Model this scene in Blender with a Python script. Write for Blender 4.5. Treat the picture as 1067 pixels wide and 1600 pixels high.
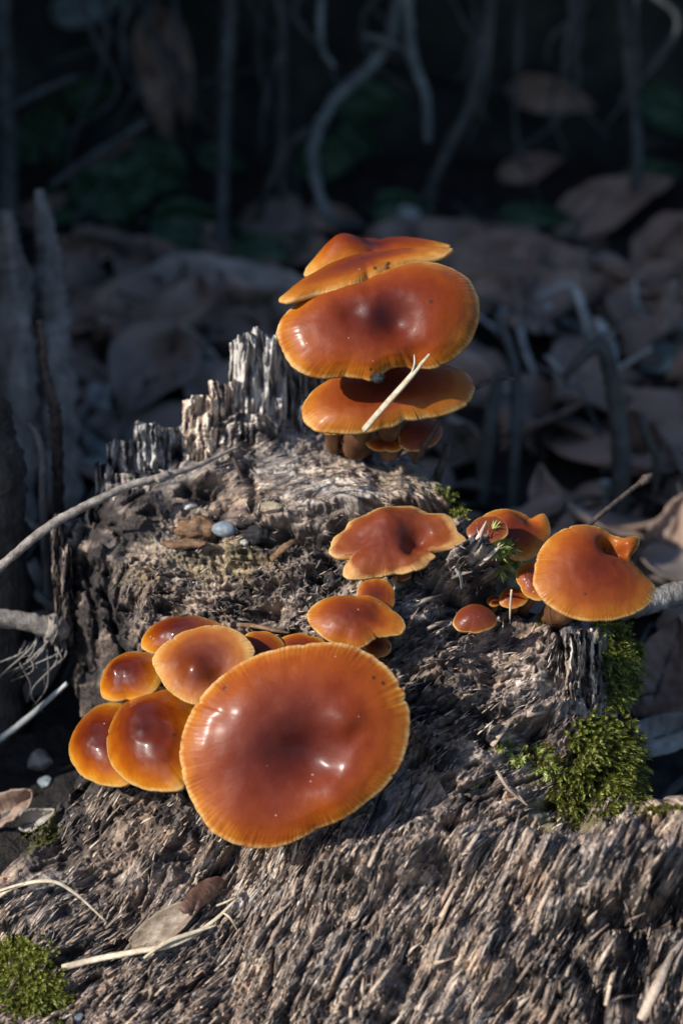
# Velvet-shank mushrooms on a rotten stump.  1 Blender unit = 10 cm of the real place.
import bpy, math, random
import numpy as np
from mathutils import Vector

for o in list(bpy.data.objects):
    bpy.data.objects.remove(o, do_unlink=True)
scene = bpy.context.scene
COL = scene.collection
R = math.radians
random.seed(7)
RNG = np.random.default_rng(11)

# ------------------------------------------------------------------ camera
PITCH = R(27.0)
AIM = np.array([0.0, 0.0, 0.75])
DIST = 6.9
FWD = np.array([0.0, math.cos(PITCH), -math.sin(PITCH)])
UPV = np.array([0.0, math.sin(PITCH), math.cos(PITCH)])
RGT = np.array([1.0, 0.0, 0.0])
CAM = AIM - FWD * DIST
cam_d = bpy.data.cameras.new("camera")
cam_d.sensor_fit = 'VERTICAL'
cam_d.sensor_height = 36.0
cam_d.lens = 100.0
cam_d.clip_start = 0.05
cam_d.clip_end = 500.0
cam_d.dof.use_dof = True
cam_d.dof.focus_distance = DIST - 0.02
cam_d.dof.aperture_fstop = 1.15
cam = bpy.data.objects.new("camera", cam_d)
COL.objects.link(cam)
cam.location = CAM
cam.rotation_euler = (math.pi / 2 - PITCH, 0, 0)
scene.camera = cam

# ------------------------------------------------------------------ sky, sun, exposure
SUN_AZ = R(60.0)      # to the left of straight behind the camera
SUN_EL = R(36.0)
SUN = np.array([-math.sin(SUN_AZ) * math.cos(SUN_EL), -math.cos(SUN_AZ) * math.cos(SUN_EL), math.sin(SUN_EL)])
world = bpy.data.worlds.new("World")
scene.world = world
world.use_nodes = True
wn = world.node_tree.nodes
wl = world.node_tree.links
for n in list(wn):
    wn.remove(n)
w_out = wn.new('ShaderNodeOutputWorld')
w_bg = wn.new('ShaderNodeBackground')
w_sky = wn.new('ShaderNodeTexSky')
w_sky.sky_type = 'NISHITA'
w_sky.sun_disc = False
w_sky.sun_elevation = SUN_EL
w_sky.sun_rotation = math.atan2(SUN[0], SUN[1])
w_sky.ozone_density = 4.0
w_bg.inputs['Strength'].default_value = 0.145
wl.new(w_sky.outputs[0], w_bg.inputs[0])
wl.new(w_bg.outputs[0], w_out.inputs[0])
sun_d = bpy.data.lights.new("sun", 'SUN')
sun_d.energy = 5.0
sun_d.angle = R(0.5)
sun_d.color = (1.0, 0.955, 0.885)
sun_o = bpy.data.objects.new("sun", sun_d)
COL.objects.link(sun_o)
sun_o.rotation_euler = Vector(SUN).to_track_quat('Z', 'Y').to_euler()
sun_o.location = (-6, -4, 6)
scene.view_settings.view_transform = 'Standard'
scene.view_settings.look = 'None'
scene.view_settings.exposure = 0.2
scene.view_settings.gamma = 1.0

# ------------------------------------------------------------------ helpers
KPX = 0.36 / 1600.0   # ray slope per measured unit (1067 x 1600 measuring sheet)


def ray(px, py):
    return FWD + RGT * (px - 533.5) * KPX + UPV * (800 - py) * KPX


def at(px, py, y):
    """measured point on the sheet, standing at world depth y"""
    d = ray(px, py)
    return CAM + d * ((y - CAM[1]) / d[1])


def at_arr(px, py, y):
    dx = (px - 533.5) * KPX
    dy = (800 - py) * KPX
    d = FWD[None, :] + dx[:, None] * RGT[None, :] + dy[:, None] * UPV[None, :]
    t = (y - CAM[1]) / d[:, 1]
    return CAM[None, :] + d * t[:, None]


def hsh(ix, iy, seed):
    h = (ix * 374761393 + iy * 668265263 + seed * 974634777) & 0xffffffff
    h = ((h ^ (h >> 13)) * 1274126177) & 0xffffffff
    h = ((h ^ (h >> 16)) * 668265263) & 0xffffffff
    return (h ^ (h >> 15)) & 0xffffffff


def pn(x, y, seed=0):
    """gradient noise, about -1..1"""
    x = np.asarray(x, float); y = np.asarray(y, float)
    xi = np.floor(x).astype(np.int64); yi = np.floor(y).astype(np.int64)
    xf = x - xi; yf = y - yi
    u = xf * xf * xf * (xf * (xf * 6 - 15) + 10)
    v = yf * yf * yf * (yf * (yf * 6 - 15) + 10)

    def g(ox, oy):
        a = hsh(xi + ox, yi + oy, seed) * (2 * math.pi / 4294967296.0)
        return np.cos(a) * (xf - ox) + np.sin(a) * (yf - oy)
    a = g(0, 0) * (1 - u) + g(1, 0) * u
    b = g(0, 1) * (1 - u) + g(1, 1) * u
    return (a * (1 - v) + b * v) * 1.5


def fbm(x, y, seed=0, oct=4, gain=0.5):
    s = 0; a = 1.0; f = 1.0
    for k in range(oct):
        s = s + a * pn(x * f + 17.3 * k, y * f - 9.1 * k, seed + k * 13)
        a *= gain; f *= 2.03
    return s


def sstep(a, b, x):
    t = np.clip((x - a) / (b - a), 0, 1)
    return t * t * (3 - 2 * t)


def unit(v):
    v = np.asarray(v, float)
    return v / np.linalg.norm(v)


def mesh_np(name, V, quads=None, tris=None, mats=(), smooth=True, attrs=None):
    V = np.asarray(V, float)
    me = bpy.data.meshes.new(name)
    q = np.zeros((0, 4), int) if quads is None else np.asarray(quads, int)
    t = np.zeros((0, 3), int) if tris is None else np.asarray(tris, int)
    me.vertices.add(len(V))
    me.vertices.foreach_set("co", V.astype(np.float32).ravel())
    nl = q.size + t.size
    me.loops.add(nl)
    me.loops.foreach_set("vertex_index", np.concatenate([q.ravel(), t.ravel()]).astype(np.int32))
    npoly = len(q) + len(t)
    me.polygons.add(npoly)
    st = np.concatenate([np.arange(len(q)) * 4, len(q) * 4 + np.arange(len(t)) * 3]).astype(np.int32)
    me.polygons.foreach_set("loop_start", st)
    me.polygons.foreach_set("use_smooth", np.full(npoly, smooth, dtype=bool))
    me.update(calc_edges=True)
    me.validate()
    for k, a in (attrs or {}).items():
        at_ = me.attributes.new(k, 'FLOAT', 'POINT')
        at_.data.foreach_set("value", np.asarray(a, np.float32))
    for m in mats:
        me.materials.append(m)
    return me


def obj(name, me, parent=None, loc=None):
    o = bpy.data.objects.new(name, me)
    COL.objects.link(o)
    if loc is not None:
        o.location = loc
    if parent is not None:
        o.parent = parent
    return o


def tag(o, label=None, cat=None, group=None, kind=None):
    if label: o['label'] = label
    if cat: o['category'] = cat
    if group: o['group'] = group
    if kind: o['kind'] = kind
    return o


def thing(name, loc, label, cat, group=None):
    return tag(obj(name, None, None, loc), label, cat, group)


def grid_quads(nu, nv, wrap=False, off=0):
    """nu columns fast axis, nv rows; wrap closes the fast axis"""
    i = np.arange(nu if wrap else nu - 1)
    j = np.arange(nv - 1)
    I, J = np.meshgrid(i, j)
    a = J * nu + I
    b = J * nu + (I + 1) % nu
    c = (J + 1) * nu + (I + 1) % nu
    d = (J + 1) * nu + I
    return np.stack([a, b, c, d], -1).reshape(-1, 4) + off


def smooth_path(P, n):
    P = np.asarray(P, float)
    if len(P) == 2:
        t = np.linspace(0, 1, n)[:, None]
        return P[0] * (1 - t) + P[1] * t
    Q = np.vstack([2 * P[0] - P[1], P, 2 * P[-1] - P[-2]])
    out = []
    ts = np.linspace(0, len(P) - 1 - 1e-9, n)
    for t in ts:
        k = int(t); f = t - k
        p0, p1, p2, p3 = Q[k], Q[k + 1], Q[k + 2], Q[k + 3]
        out.append(0.5 * ((2 * p1) + (-p0 + p2) * f + (2 * p0 - 5 * p1 + 4 * p2 - p3) * f * f + (-p0 + 3 * p1 - 3 * p2 + p3) * f ** 3))
    return np.array(out)


def tube_geo(P, rad, sides=8, n=24, rough=0.0, seed=0, flat=1.0):
    """swept round bar with uneven skin and closed ends -> verts, quads, tris"""
    C = smooth_path(P, n)
    rad = np.interp(np.linspace(0, 1, n), np.linspace(0, 1, len(rad)), rad)
    T = np.gradient(C, axis=0)
    T /= np.linalg.norm(T, axis=1)[:, None] + 1e-12
    ref = np.array([0.13, -0.6, 0.79])
    N = np.cross(T, ref); N /= np.linalg.norm(N, axis=1)[:, None] + 1e-12
    B = np.cross(T, N)
    a = np.arange(sides) * 2 * math.pi / sides
    rr = rad[:, None] * np.ones(sides)[None, :]
    if rough > 0:
        L = np.linspace(0, 1, n) * n * 0.6
        rr = rr * (1 + rough * pn(L[:, None] + 0 * a[None, :] + seed, 2.2 * np.cos(a)[None, :] + 1.7 * np.sin(a)[None, :] + 5.5, seed))
    V = C[:, None, :] + N[:, None, :] * (rr * np.cos(a))[:, :, None] + B[:, None, :] * (rr * np.sin(a) * flat)[:, :, None]
    V = V.reshape(-1, 3)
    q = grid_quads(sides, n, wrap=True)
    V = np.vstack([V, C[0], C[-1]])
    i = np.arange(sides)
    t = np.vstack([np.stack([np.full(sides, n * sides), (i + 1) % sides, i], -1),
                   np.stack([np.full(sides, n * sides + 1), (n - 1) * sides + i, (n - 1) * sides + (i + 1) % sides], -1)])
    return V, q, t


def tube(name, P, rad, mat, parent=None, origin=None, **kw):
    V, q, t = tube_geo(P, rad, **kw)
    o0 = np.asarray(V[0] if origin is None else origin, float)
    me = mesh_np(name, V - o0, q, t, [mat])
    return obj(name, me, parent, None if parent is not None else o0)


class Join:
    """collects pieces of one part"""
    def __init__(self):
        self.V = []; self.q = []; self.t = []; self.n = 0

    def add(self, V, q=None, t=None):
        self.V.append(np.asarray(V))
        if q is not None and len(q): self.q.append(np.asarray(q) + self.n)
        if t is not None and len(t): self.t.append(np.asarray(t) + self.n)
        self.n += len(V)

    def mesh(self, name, mat, origin=(0, 0, 0), smooth=True):
        return mesh_np(name, np.vstack(self.V) - np.asarray(origin),
                       np.vstack(self.q) if self.q else None, np.vstack(self.t) if self.t else None, [mat], smooth)


# ------------------------------------------------------------------ materials
def new_mat(name):
    m = bpy.data.materials.new(name)
    m.use_nodes = True
    nt = m.node_tree
    for n in list(nt.nodes):
        nt.nodes.remove(n)
    out = nt.nodes.new('ShaderNodeOutputMaterial')
    b = nt.nodes.new('ShaderNodeBsdfPrincipled')
    nt.links.new(b.outputs[0], out.inputs[0])
    return m, nt, b


def nd(nt, typ, **kw):
    n = nt.nodes.new(typ)
    for k, v in kw.items():
        setattr(n, k, v)
    return n


def ramp(nt, stops, interp='LINEAR'):
    r = nt.nodes.new('ShaderNodeValToRGB')
    r.color_ramp.interpolation = interp
    e = r.color_ramp.elements
    while len(e) > 1:
        e.remove(e[-1])
    e[0].position = stops[0][0]; e[0].color = (*stops[0][1], 1)
    for p, c in stops[1:]:
        x = e.new(p); x.color = (*c, 1)
    return r


def noise(nt, vec, scale, detail=4, rough=0.55, dist=0.0):
    n = nt.nodes.new('ShaderNodeTexNoise')
    n.inputs['Scale'].default_value = scale
    n.inputs['Detail'].default_value = detail
    n.inputs['Roughness'].default_value = rough
    n.inputs['Distortion'].default_value = dist
    if vec is not None:
        nt.links.new(vec, n.inputs['Vector'])
    return n


def mixc(nt, fac, a, b, mode='MIX'):
    m = nt.nodes.new('ShaderNodeMix')
    m.data_type = 'RGBA'; m.blend_type = mode
    for s, v in ((0, fac), (6, a), (7, b)):
        if hasattr(v, 'is_linked') or isinstance(v, bpy.types.NodeSocket):
            nt.links.new(v, m.inputs[s])
        elif isinstance(v, (int, float)):
            m.inputs[s].default_value = v
        else:
            m.inputs[s].default_value = (*v, 1)
    return m.outputs[2]


def mathn(nt, op, a, b=None, clamp=False):
    m = nt.nodes.new('ShaderNodeMath')
    m.operation = op; m.use_clamp = clamp
    for i, v in enumerate((a, b)):
        if v is None: continue
        if isinstance(v, bpy.types.NodeSocket):
            nt.links.new(v, m.inputs[i])
        else:
            m.inputs[i].default_value = v
    return m.outputs[0]


def attr(nt, name):
    a = nt.nodes.new('ShaderNodeAttribute')
    a.attribute_name = name
    return a.outputs['Fac']


def bump(nt, h, strength, dist, bsdf):
    b = nt.nodes.new('ShaderNodeBump')
    b.inputs['Strength'].default_value = strength
    b.inputs['Distance'].default_value = dist
    nt.links.new(h, b.inputs['Height'])
    nt.links.new(b.outputs[0], bsdf.inputs['Normal'])


def wood_mat(name):
    """rotten wood: colour follows three streak fields kept with the mesh"""
    m, nt, b = new_mat(name)
    tc = nd(nt, 'ShaderNodeTexCoord')
    base = ramp(nt, [(0.0, (0.018, 0.015, 0.018)), (0.26, (0.070, 0.050, 0.046)), (0.48, (0.18, 0.130, 0.102)),
                     (0.70, (0.41, 0.285, 0.20)), (0.90, (0.69, 0.525, 0.38)), (1.0, (0.80, 0.66, 0.52))])
    f = noise(nt, tc.outputs['Object'], 38, 5, 0.65)
    v = mathn(nt, 'ADD', attr(nt, 'streak'), mathn(nt, 'MULTIPLY', mathn(nt, 'SUBTRACT', f.outputs[0], 0.5), 0.55))
    nt.links.new(v, base.inputs[0])
    grey = ramp(nt, [(0.0, (0.018, 0.020, 0.026)), (0.4, (0.085, 0.083, 0.09)), (0.72, (0.33, 0.315, 0.305)), (1.0, (0.72, 0.69, 0.65))])
    nt.links.new(v, grey.inputs[0])
    ochre = ramp(nt, [(0.0, (0.03, 0.022, 0.014)), (0.4, (0.17, 0.12, 0.06)), (0.75, (0.40, 0.31, 0.17)), (1.0, (0.60, 0.50, 0.33))])
    nt.links.new(v, ochre.inputs[0])
    c = mixc(nt, attr(nt, 'grey'), base.outputs[0], grey.outputs[0])
    c = mixc(nt, attr(nt, 'ochre'), c, ochre.outputs[0])
    c = mixc(nt, attr(nt, 'damp_shade'), c, (0.016, 0.014, 0.016))  # dark patches, partly shade painted into the wood
    c = mixc(nt, attr(nt, 'algae'), c, (0.13, 0.125, 0.03))
    nt.links.new(c, b.inputs['Base Color'])
    b.inputs['Roughness'].default_value = 0.72
    b.inputs['Specular IOR Level'].default_value = 0.35
    n2 = noise(nt, tc.outputs['Object'], 110, 4, 0.7)
    bump(nt, n2.outputs[0], 0.6, 0.012, b)
    return m


M_WOOD = wood_mat("rotten_wood")


def simple_mat(name, cols, scale=20, rough=0.7, bstr=0.5, bdist=0.01, stretch=None, spec=0.4, sss=0.0, detail=5):
    m, nt, b = new_mat(name)
    tc = nd(nt, 'ShaderNodeTexCoord')
    vec = tc.outputs['Object']
    if stretch:
        mp = nd(nt, 'ShaderNodeMapping')
        mp.inputs['Scale'].default_value = stretch
        nt.links.new(vec, mp.inputs['Vector'])
        vec = mp.outputs[0]
    f = noise(nt, vec, scale, detail, 0.62)
    n = len(cols)
    r = ramp(nt, [(0.28 + 0.44 * i / max(1, n - 1), c) for i, c in enumerate(cols)])
    nt.links.new(f.outputs[0], r.inputs[0])
    nt.links.new(r.outputs[0], b.inputs['Base Color'])
    b.inputs['Roughness'].default_value = rough
    b.inputs['Specular IOR Level'].default_value = spec
    if sss:
        b.inputs['Subsurface Weight'].default_value = sss
        b.inputs['Subsurface Radius'].default_value = (0.03, 0.02, 0.01)
        b.inputs['Subsurface Scale'].default_value = 1.0
    f2 = noise(nt, vec, scale * 3.1, 4, 0.65)
    bump(nt, f2.outputs[0], bstr, bdist, b)
    return m


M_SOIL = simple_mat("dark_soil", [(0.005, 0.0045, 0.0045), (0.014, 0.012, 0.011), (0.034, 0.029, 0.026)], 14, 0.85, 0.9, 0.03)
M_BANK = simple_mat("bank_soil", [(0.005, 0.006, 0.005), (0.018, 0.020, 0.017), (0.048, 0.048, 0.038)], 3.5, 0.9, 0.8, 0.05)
M_TWIG = simple_mat("dry_twig", [(0.10, 0.082, 0.068), (0.26, 0.22, 0.185), (0.45, 0.40, 0.34)], 40, 0.65, 0.6, 0.006)
M_STRAW = simple_mat("pale_straw", [(0.30, 0.235, 0.155), (0.52, 0.43, 0.30), (0.70, 0.61, 0.46)], 45, 0.55, 0.4, 0.004)
M_BARKTWIG = simple_mat("dark_twig", [(0.018, 0.013, 0.011), (0.065, 0.045, 0.035), (0.15, 0.11, 0.085)], 40, 0.65, 0.7, 0.008)
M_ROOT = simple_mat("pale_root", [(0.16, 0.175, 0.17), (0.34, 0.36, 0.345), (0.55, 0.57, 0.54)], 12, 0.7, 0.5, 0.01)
M_HROOT = simple_mat("hollow_root", [(0.045, 0.055, 0.054), (0.095, 0.11, 0.106), (0.17, 0.19, 0.182)], 12, 0.7, 0.5, 0.01)  # dim copy of the pale root, the hollow's shade put into its colour
M_DIMROOT = simple_mat("dim_root", [(0.022, 0.025, 0.025), (0.05, 0.056, 0.053), (0.09, 0.098, 0.09)], 12, 0.75, 0.5, 0.01)  # darkest copy of the pale root, cool shade put into its colour
M_LEAF_B = simple_mat("dead_leaf_brown", [(0.11, 0.068, 0.048), (0.24, 0.16, 0.12), (0.38, 0.275, 0.21)], 6, 0.6, 0.4, 0.01)
M_LEAF_G = simple_mat("dead_leaf_grey", [(0.12, 0.105, 0.09), (0.27, 0.235, 0.20), (0.43, 0.385, 0.335)], 6, 0.55, 0.4, 0.01)
M_LITTER = simple_mat("leaf_litter_mixed", [(0.08, 0.06, 0.05), (0.17, 0.14, 0.12), (0.25, 0.165, 0.12), (0.36, 0.31, 0.27)], 2.2, 0.6, 0.4, 0.01)
M_LEAF_T = simple_mat("leaf_blue_grey", [(0.09, 0.12, 0.115), (0.19, 0.235, 0.22), (0.31, 0.37, 0.34)], 6, 0.4, 0.3, 0.01)
M_LEAF_D = simple_mat("leaf_green", [(0.012, 0.035, 0.016), (0.025, 0.065, 0.03), (0.05, 0.11, 0.05)], 6, 0.45, 0.3, 0.01)
M_DEAD = simple_mat("weathered_stalk", [(0.07, 0.064, 0.057), (0.21, 0.19, 0.17), (0.40, 0.37, 0.33)], 9, 0.8, 0.8, 0.03, (2.2, 2.2, 0.5))
M_DEADD = simple_mat("dark_bark", [(0.015, 0.013, 0.011), (0.05, 0.043, 0.036), (0.11, 0.095, 0.08)], 11, 0.85, 0.9, 0.03, (2.0, 2.0, 0.6))
M_PEB_G = simple_mat("grey_pebble", [(0.12, 0.14, 0.16), (0.20, 0.23, 0.26), (0.33, 0.36, 0.39)], 60, 0.5, 0.3, 0.003)
M_PEB_W = simple_mat("pale_stone", [(0.22, 0.20, 0.18), (0.38, 0.35, 0.31), (0.54, 0.51, 0.46)], 30, 0.6, 0.4, 0.006)
M_PEB_D = simple_mat("dark_clod", [(0.008, 0.008, 0.009), (0.022, 0.021, 0.022), (0.055, 0.052, 0.05)], 40, 0.75, 0.8, 0.01)
M_CHIP = simple_mat("brown_wood_chip", [(0.07, 0.035, 0.017), (0.21, 0.115, 0.058), (0.40, 0.25, 0.14)], 26, 0.65, 0.7, 0.01, (0.6, 2.5, 2.5))
M_CHIP_P = simple_mat("pale_wood_chip", [(0.20, 0.15, 0.095), (0.36, 0.28, 0.19), (0.54, 0.45, 0.33)], 30, 0.65, 0.6, 0.008)
M_FIBRE = simple_mat("wood_fibre", [(0.10, 0.072, 0.055), (0.30, 0.225, 0.17), (0.56, 0.45, 0.35)], 16, 0.65, 0.4, 0.004)
M_SEED = simple_mat("seed_wing", [(0.10, 0.07, 0.045), (0.25, 0.185, 0.125), (0.44, 0.36, 0.27)], 22, 0.45, 0.6, 0.008, (1.0, 4.0, 1.0))
M_SEEDB = simple_mat("seed_body", [(0.05, 0.025, 0.018), (0.14, 0.075, 0.052), (0.27, 0.17, 0.125)], 24, 0.35, 0.6, 0.01)


def moss_mat(name, cols):
    m, nt, b = new_mat(name)
    g = nd(nt, 'ShaderNodeNewGeometry')
    r = ramp(nt, [(i / (len(cols) - 1), c) for i, c in enumerate(cols)])
    nt.links.new(attr(nt, 'tint'), r.inputs[0])
    nt.links.new(r.outputs[0], b.inputs['Base Color'])
    b.inputs['Roughness'].default_value = 0.45
    b.inputs['Subsurface Weight'].default_value = 0.0
    tr = nd(nt, 'ShaderNodeBsdfTranslucent')
    nt.links.new(r.outputs[0], tr.inputs[0])
    mx = nd(nt, 'ShaderNodeMixShader')
    mx.inputs[0].default_value = 0.3
    out = [n for n in nt.nodes if n.type == 'OUTPUT_MATERIAL'][0]
    nt.links.new(b.outputs[0], mx.inputs[1]); nt.links.new(tr.outputs[0], mx.inputs[2])
    nt.links.new(mx.outputs[0], out.inputs[0])
    return m


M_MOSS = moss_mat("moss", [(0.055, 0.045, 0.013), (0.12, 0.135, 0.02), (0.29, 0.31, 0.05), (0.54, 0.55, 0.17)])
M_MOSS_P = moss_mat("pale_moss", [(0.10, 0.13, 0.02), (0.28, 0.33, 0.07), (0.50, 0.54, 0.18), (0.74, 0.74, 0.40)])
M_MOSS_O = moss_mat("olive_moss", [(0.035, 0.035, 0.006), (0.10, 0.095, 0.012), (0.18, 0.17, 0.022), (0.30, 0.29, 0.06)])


def cap_mat(name, stops, rough=0.3, coat=0.5, coatr=0.12, tex=0.25, sss=0.13):
    """mushroom skin: 'rad' runs from the centre to the rim, 'stri' is the pleat pattern"""
    m, nt, b = new_mat(name)
    tc = nd(nt, 'ShaderNodeTexCoord')
    oi = nd(nt, 'ShaderNodeObjectInfo')
    n1 = noise(nt, tc.outputs['Object'], 5.5, 3, 0.5)
    n2 = noise(nt, tc.outputs['Object'], 24, 4, 0.6)
    rad = attr(nt, 'rad')
    v = mathn(nt, 'ADD', rad, mathn(nt, 'MULTIPLY', mathn(nt, 'SUBTRACT', n1.outputs[0], 0.5), 0.42))
    v = mathn(nt, 'ADD', v, mathn(nt, 'MULTIPLY', mathn(nt, 'SUBTRACT', n2.outputs[0], 0.5), 0.26))
    v = mathn(nt, 'ADD', v, mathn(nt, 'MULTIPLY', mathn(nt, 'SUBTRACT', oi.outputs['Random'], 0.62), 0.16))
    v = mathn(nt, 'MINIMUM', v, 1.0)
    # keep the very edge pale whatever the noise says
    r = ramp(nt, stops)
    nt.links.new(v, r.inputs[0])
    pale = ramp(nt, [(0.0, (0, 0, 0)), (0.955, (0, 0, 0)), (0.99, (1, 1, 1))])
    nt.links.new(rad, pale.inputs[0])
    pn_ = ramp(nt, [(0.36, (0.1, 0.1, 0.1)), (0.62, (1, 1, 1))])
    nt.links.new(n2.outputs[0], pn_.inputs[0])
    c = mixc(nt, mathn(nt, 'MULTIPLY', pale.outputs[0], pn_.outputs[0]), r.outputs[0], (0.60, 0.36, 0.14))
    st = mathn(nt, 'MULTIPLY', attr(nt, 'stri'), 0.62, True)
    c = mixc(nt, st, c, (0.17, 0.045, 0.008))
    # crumbs of soil stuck on the skin
    vo = nd(nt, 'ShaderNodeTexVoronoi')
    vo.inputs['Scale'].default_value = 13.0
    nt.links.new(tc.outputs['Object'], vo.inputs['Vector'])
    sp = ramp(nt, [(0.0, (1, 1, 1)), (0.05, (1, 1, 1)), (0.08, (0, 0, 0))])
    nt.links.new(vo.outputs['Distance'], sp.inputs[0])
    pick = mathn(nt, 'GREATER_THAN', noise(nt, tc.outputs['Object'], 9, 1).outputs[0], 0.49)
    spm = mathn(nt, 'MULTIPLY', sp.outputs[0], pick)
    c = mixc(nt, mathn(nt, 'MULTIPLY', spm, 0.85), c, (0.05, 0.02, 0.012))
    vo2 = nd(nt, 'ShaderNodeTexVoronoi')
    vo2.inputs['Scale'].default_value = 31.0
    nt.links.new(tc.outputs['Object'], vo2.inputs['Vector'])
    sp2 = ramp(nt, [(0.0, (1, 1, 1)), (0.05, (1, 1, 1)), (0.09, (0, 0, 0))])
    nt.links.new(vo2.outputs['Distance'], sp2.inputs[0])
    pk2 = mathn(nt, 'GREATER_THAN', noise(nt, tc.outputs['Object'], 17, 1).outputs[0], 0.56)
    c = mixc(nt, mathn(nt, 'MULTIPLY', mathn(nt, 'MULTIPLY', sp2.outputs[0], pk2), 0.6), c, (0.55, 0.38, 0.26))
    nt.links.new(c, b.inputs['Base Color'])
    b.inputs['Roughness'].default_value = rough
    rr = mathn(nt, 'ADD', mathn(nt, 'MULTIPLY', n2.outputs[0], 0.25), rough - 0.1)
    nt.links.new(rr, b.inputs['Roughness'])
    b.inputs['Subsurface Weight'].default_value = sss
    b.inputs['Subsurface Radius'].default_value = (0.06, 0.018, 0.005)
    b.inputs['Subsurface Scale'].default_value = 1.0
    # slime film: wet in patches, dry between them
    n5 = noise(nt, tc.outputs['Object'], 8.5, 4, 0.6, 0.4)
    wet = ramp(nt, [(0.38, (0.12, 0.12, 0.12)), (0.56, (1, 1, 1))])
    nt.links.new(n5.outputs[0], wet.inputs[0])
    nt.links.new(mathn(nt, 'MULTIPLY', wet.outputs[0], coat), b.inputs['Coat Weight'])
    b.inputs['Coat Roughness'].default_value = coatr
    b.inputs['Specular IOR Level'].default_value = 0.17
    n3 = noise(nt, tc.outputs['Object'], 70, 4, 0.6)
    n4 = noise(nt, tc.outputs['Object'], 13, 3, 0.55)
    h = mathn(nt, 'ADD', mathn(nt, 'MULTIPLY', n3.outputs[0], 0.42), mathn(nt, 'MULTIPLY', n4.outputs[0], 0.38))
    bump(nt, h, tex, 0.012, b)
    return m


STOPS = [(0.0, (0.060, 0.009, 0.006)), (0.28, (0.105, 0.015, 0.006)), (0.55, (0.175, 0.027, 0.005)),
         (0.78, (0.26, 0.052, 0.004)), (0.92, (0.40, 0.125, 0.010)), (1.0, (0.54, 0.25, 0.045))]
STOPS_W = [(0.0, (0.060, 0.008, 0.003)), (0.35, (0.10, 0.013, 0.003)), (0.58, (0.17, 0.027, 0.002)),
           (0.78, (0.31, 0.074, 0.003)), (0.92, (0.46, 0.155, 0.008)), (1.0, (0.58, 0.27, 0.04))]
STOPS_D = [(0.0, (0.12, 0.022, 0.011)), (0.4, (0.14, 0.026, 0.011)), (0.7, (0.165, 0.034, 0.010)),
           (0.90, (0.22, 0.056, 0.012)), (1.0, (0.48, 0.25, 0.085))]
STOPS_A = [(0.0, (0.095, 0.014, 0.006)), (0.35, (0.15, 0.024, 0.005)), (0.66, (0.24, 0.050, 0.005)), (0.88, (0.38, 0.12, 0.011)), (1.0, (0.54, 0.26, 0.06))]
M_CAP = cap_mat("cap_skin", STOPS, 0.44, 0.16, 0.2, 0.2)
M_CAPW = cap_mat("cap_skin_wet", STOPS_W, 0.36, 1.0, 0.11, 0.09)
STOPS_P = [(0.0, (0.085, 0.014, 0.006)), (0.4, (0.14, 0.028, 0.008)), (0.65, (0.23, 0.058, 0.011)), (0.84, (0.37, 0.125, 0.02)), (1.0, (0.56, 0.31, 0.10))]
M_CAPP = cap_mat("cap_skin_pale", STOPS_P, 0.33, 0.8, 0.16, 0.16)
M_CAPD = cap_mat("cap_skin_dry", STOPS_D, 0.48, 0.2, 0.2, 0.22)
M_CAPA = cap_mat("cap_skin_amber", STOPS_A, 0.44, 0.16, 0.2, 0.22)
M_GILL = simple_mat("gills", [(0.46, 0.30, 0.12), (0.58, 0.40, 0.18), (0.68, 0.50, 0.25)], 20, 0.6, 0.1, 0.003, sss=0.2)
M_STEM = simple_mat("velvet_stem", [(0.05, 0.018, 0.009), (0.13, 0.055, 0.022), (0.28, 0.145, 0.06)], 14, 0.6, 0.5, 0.006, (1, 1, 0.4), sss=0.1)

# ------------------------------------------------------------------ the ground and the undercut bank
def ground_z(x, y):
    x = np.asarray(x, float); y = np.asarray(y, float)
    z = -0.16 + 0.035 * y * sstep(0, 4, y)
    z = z - 0.32 * sstep(0.1, -1.3, y)
    z = z + 1.2 * sstep(-1.05, -2.2, x) * sstep(-1.6, -0.6, y) * sstep(4, 2, y)  # unseen hump added on the left to shade the low soil
    z = z + 0.10 * sstep(0.9, 2.2, x)
    z = z + 0.06 * fbm(x * 1.1, y * 1.1, 3, 3) + 0.03 * fbm(x * 4.2, y * 4.2, 5, 3)
    return z


def build_ground():
    # fine near the stump, reaching far out at the edges
    def axis(lo, hi, fine_lo, fine_hi, step):
        a = list(np.arange(fine_lo, fine_hi, step))
        s = step; v = fine_lo
        left = []
        while v > lo:
            s *= 1.25; v -= s; left.append(v)
        s = step; v = a[-1]
        right = []
        while v < hi:
            s *= 1.25; v += s; right.append(v)
        return np.array(left[::-1] + a + right)
    xs = axis(-60, 60, -2.2, 2.4, 0.02)
    ys = axis(-60, 60, -1.4, 4.6, 0.024)
    X, Y = np.meshgrid(xs, ys)
    Z = ground_z(X, Y)
    near = sstep(3.5, 2.2, np.abs(X)) * sstep(5, 4, np.abs(Y))
    c1 = fbm(X * 14, Y * 14, 9, 3); c2 = np.abs(fbm(X * 30, Y * 30, 21, 2))
    Z = Z + near * (0.016 * c1 + 0.012 * c2)
    V = np.stack([X, Y, Z], -1).reshape(-1, 3)
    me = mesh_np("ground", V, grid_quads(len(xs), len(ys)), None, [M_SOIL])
    return tag(obj("ground", me), kind='structure')


GROUND = build_ground()


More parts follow.
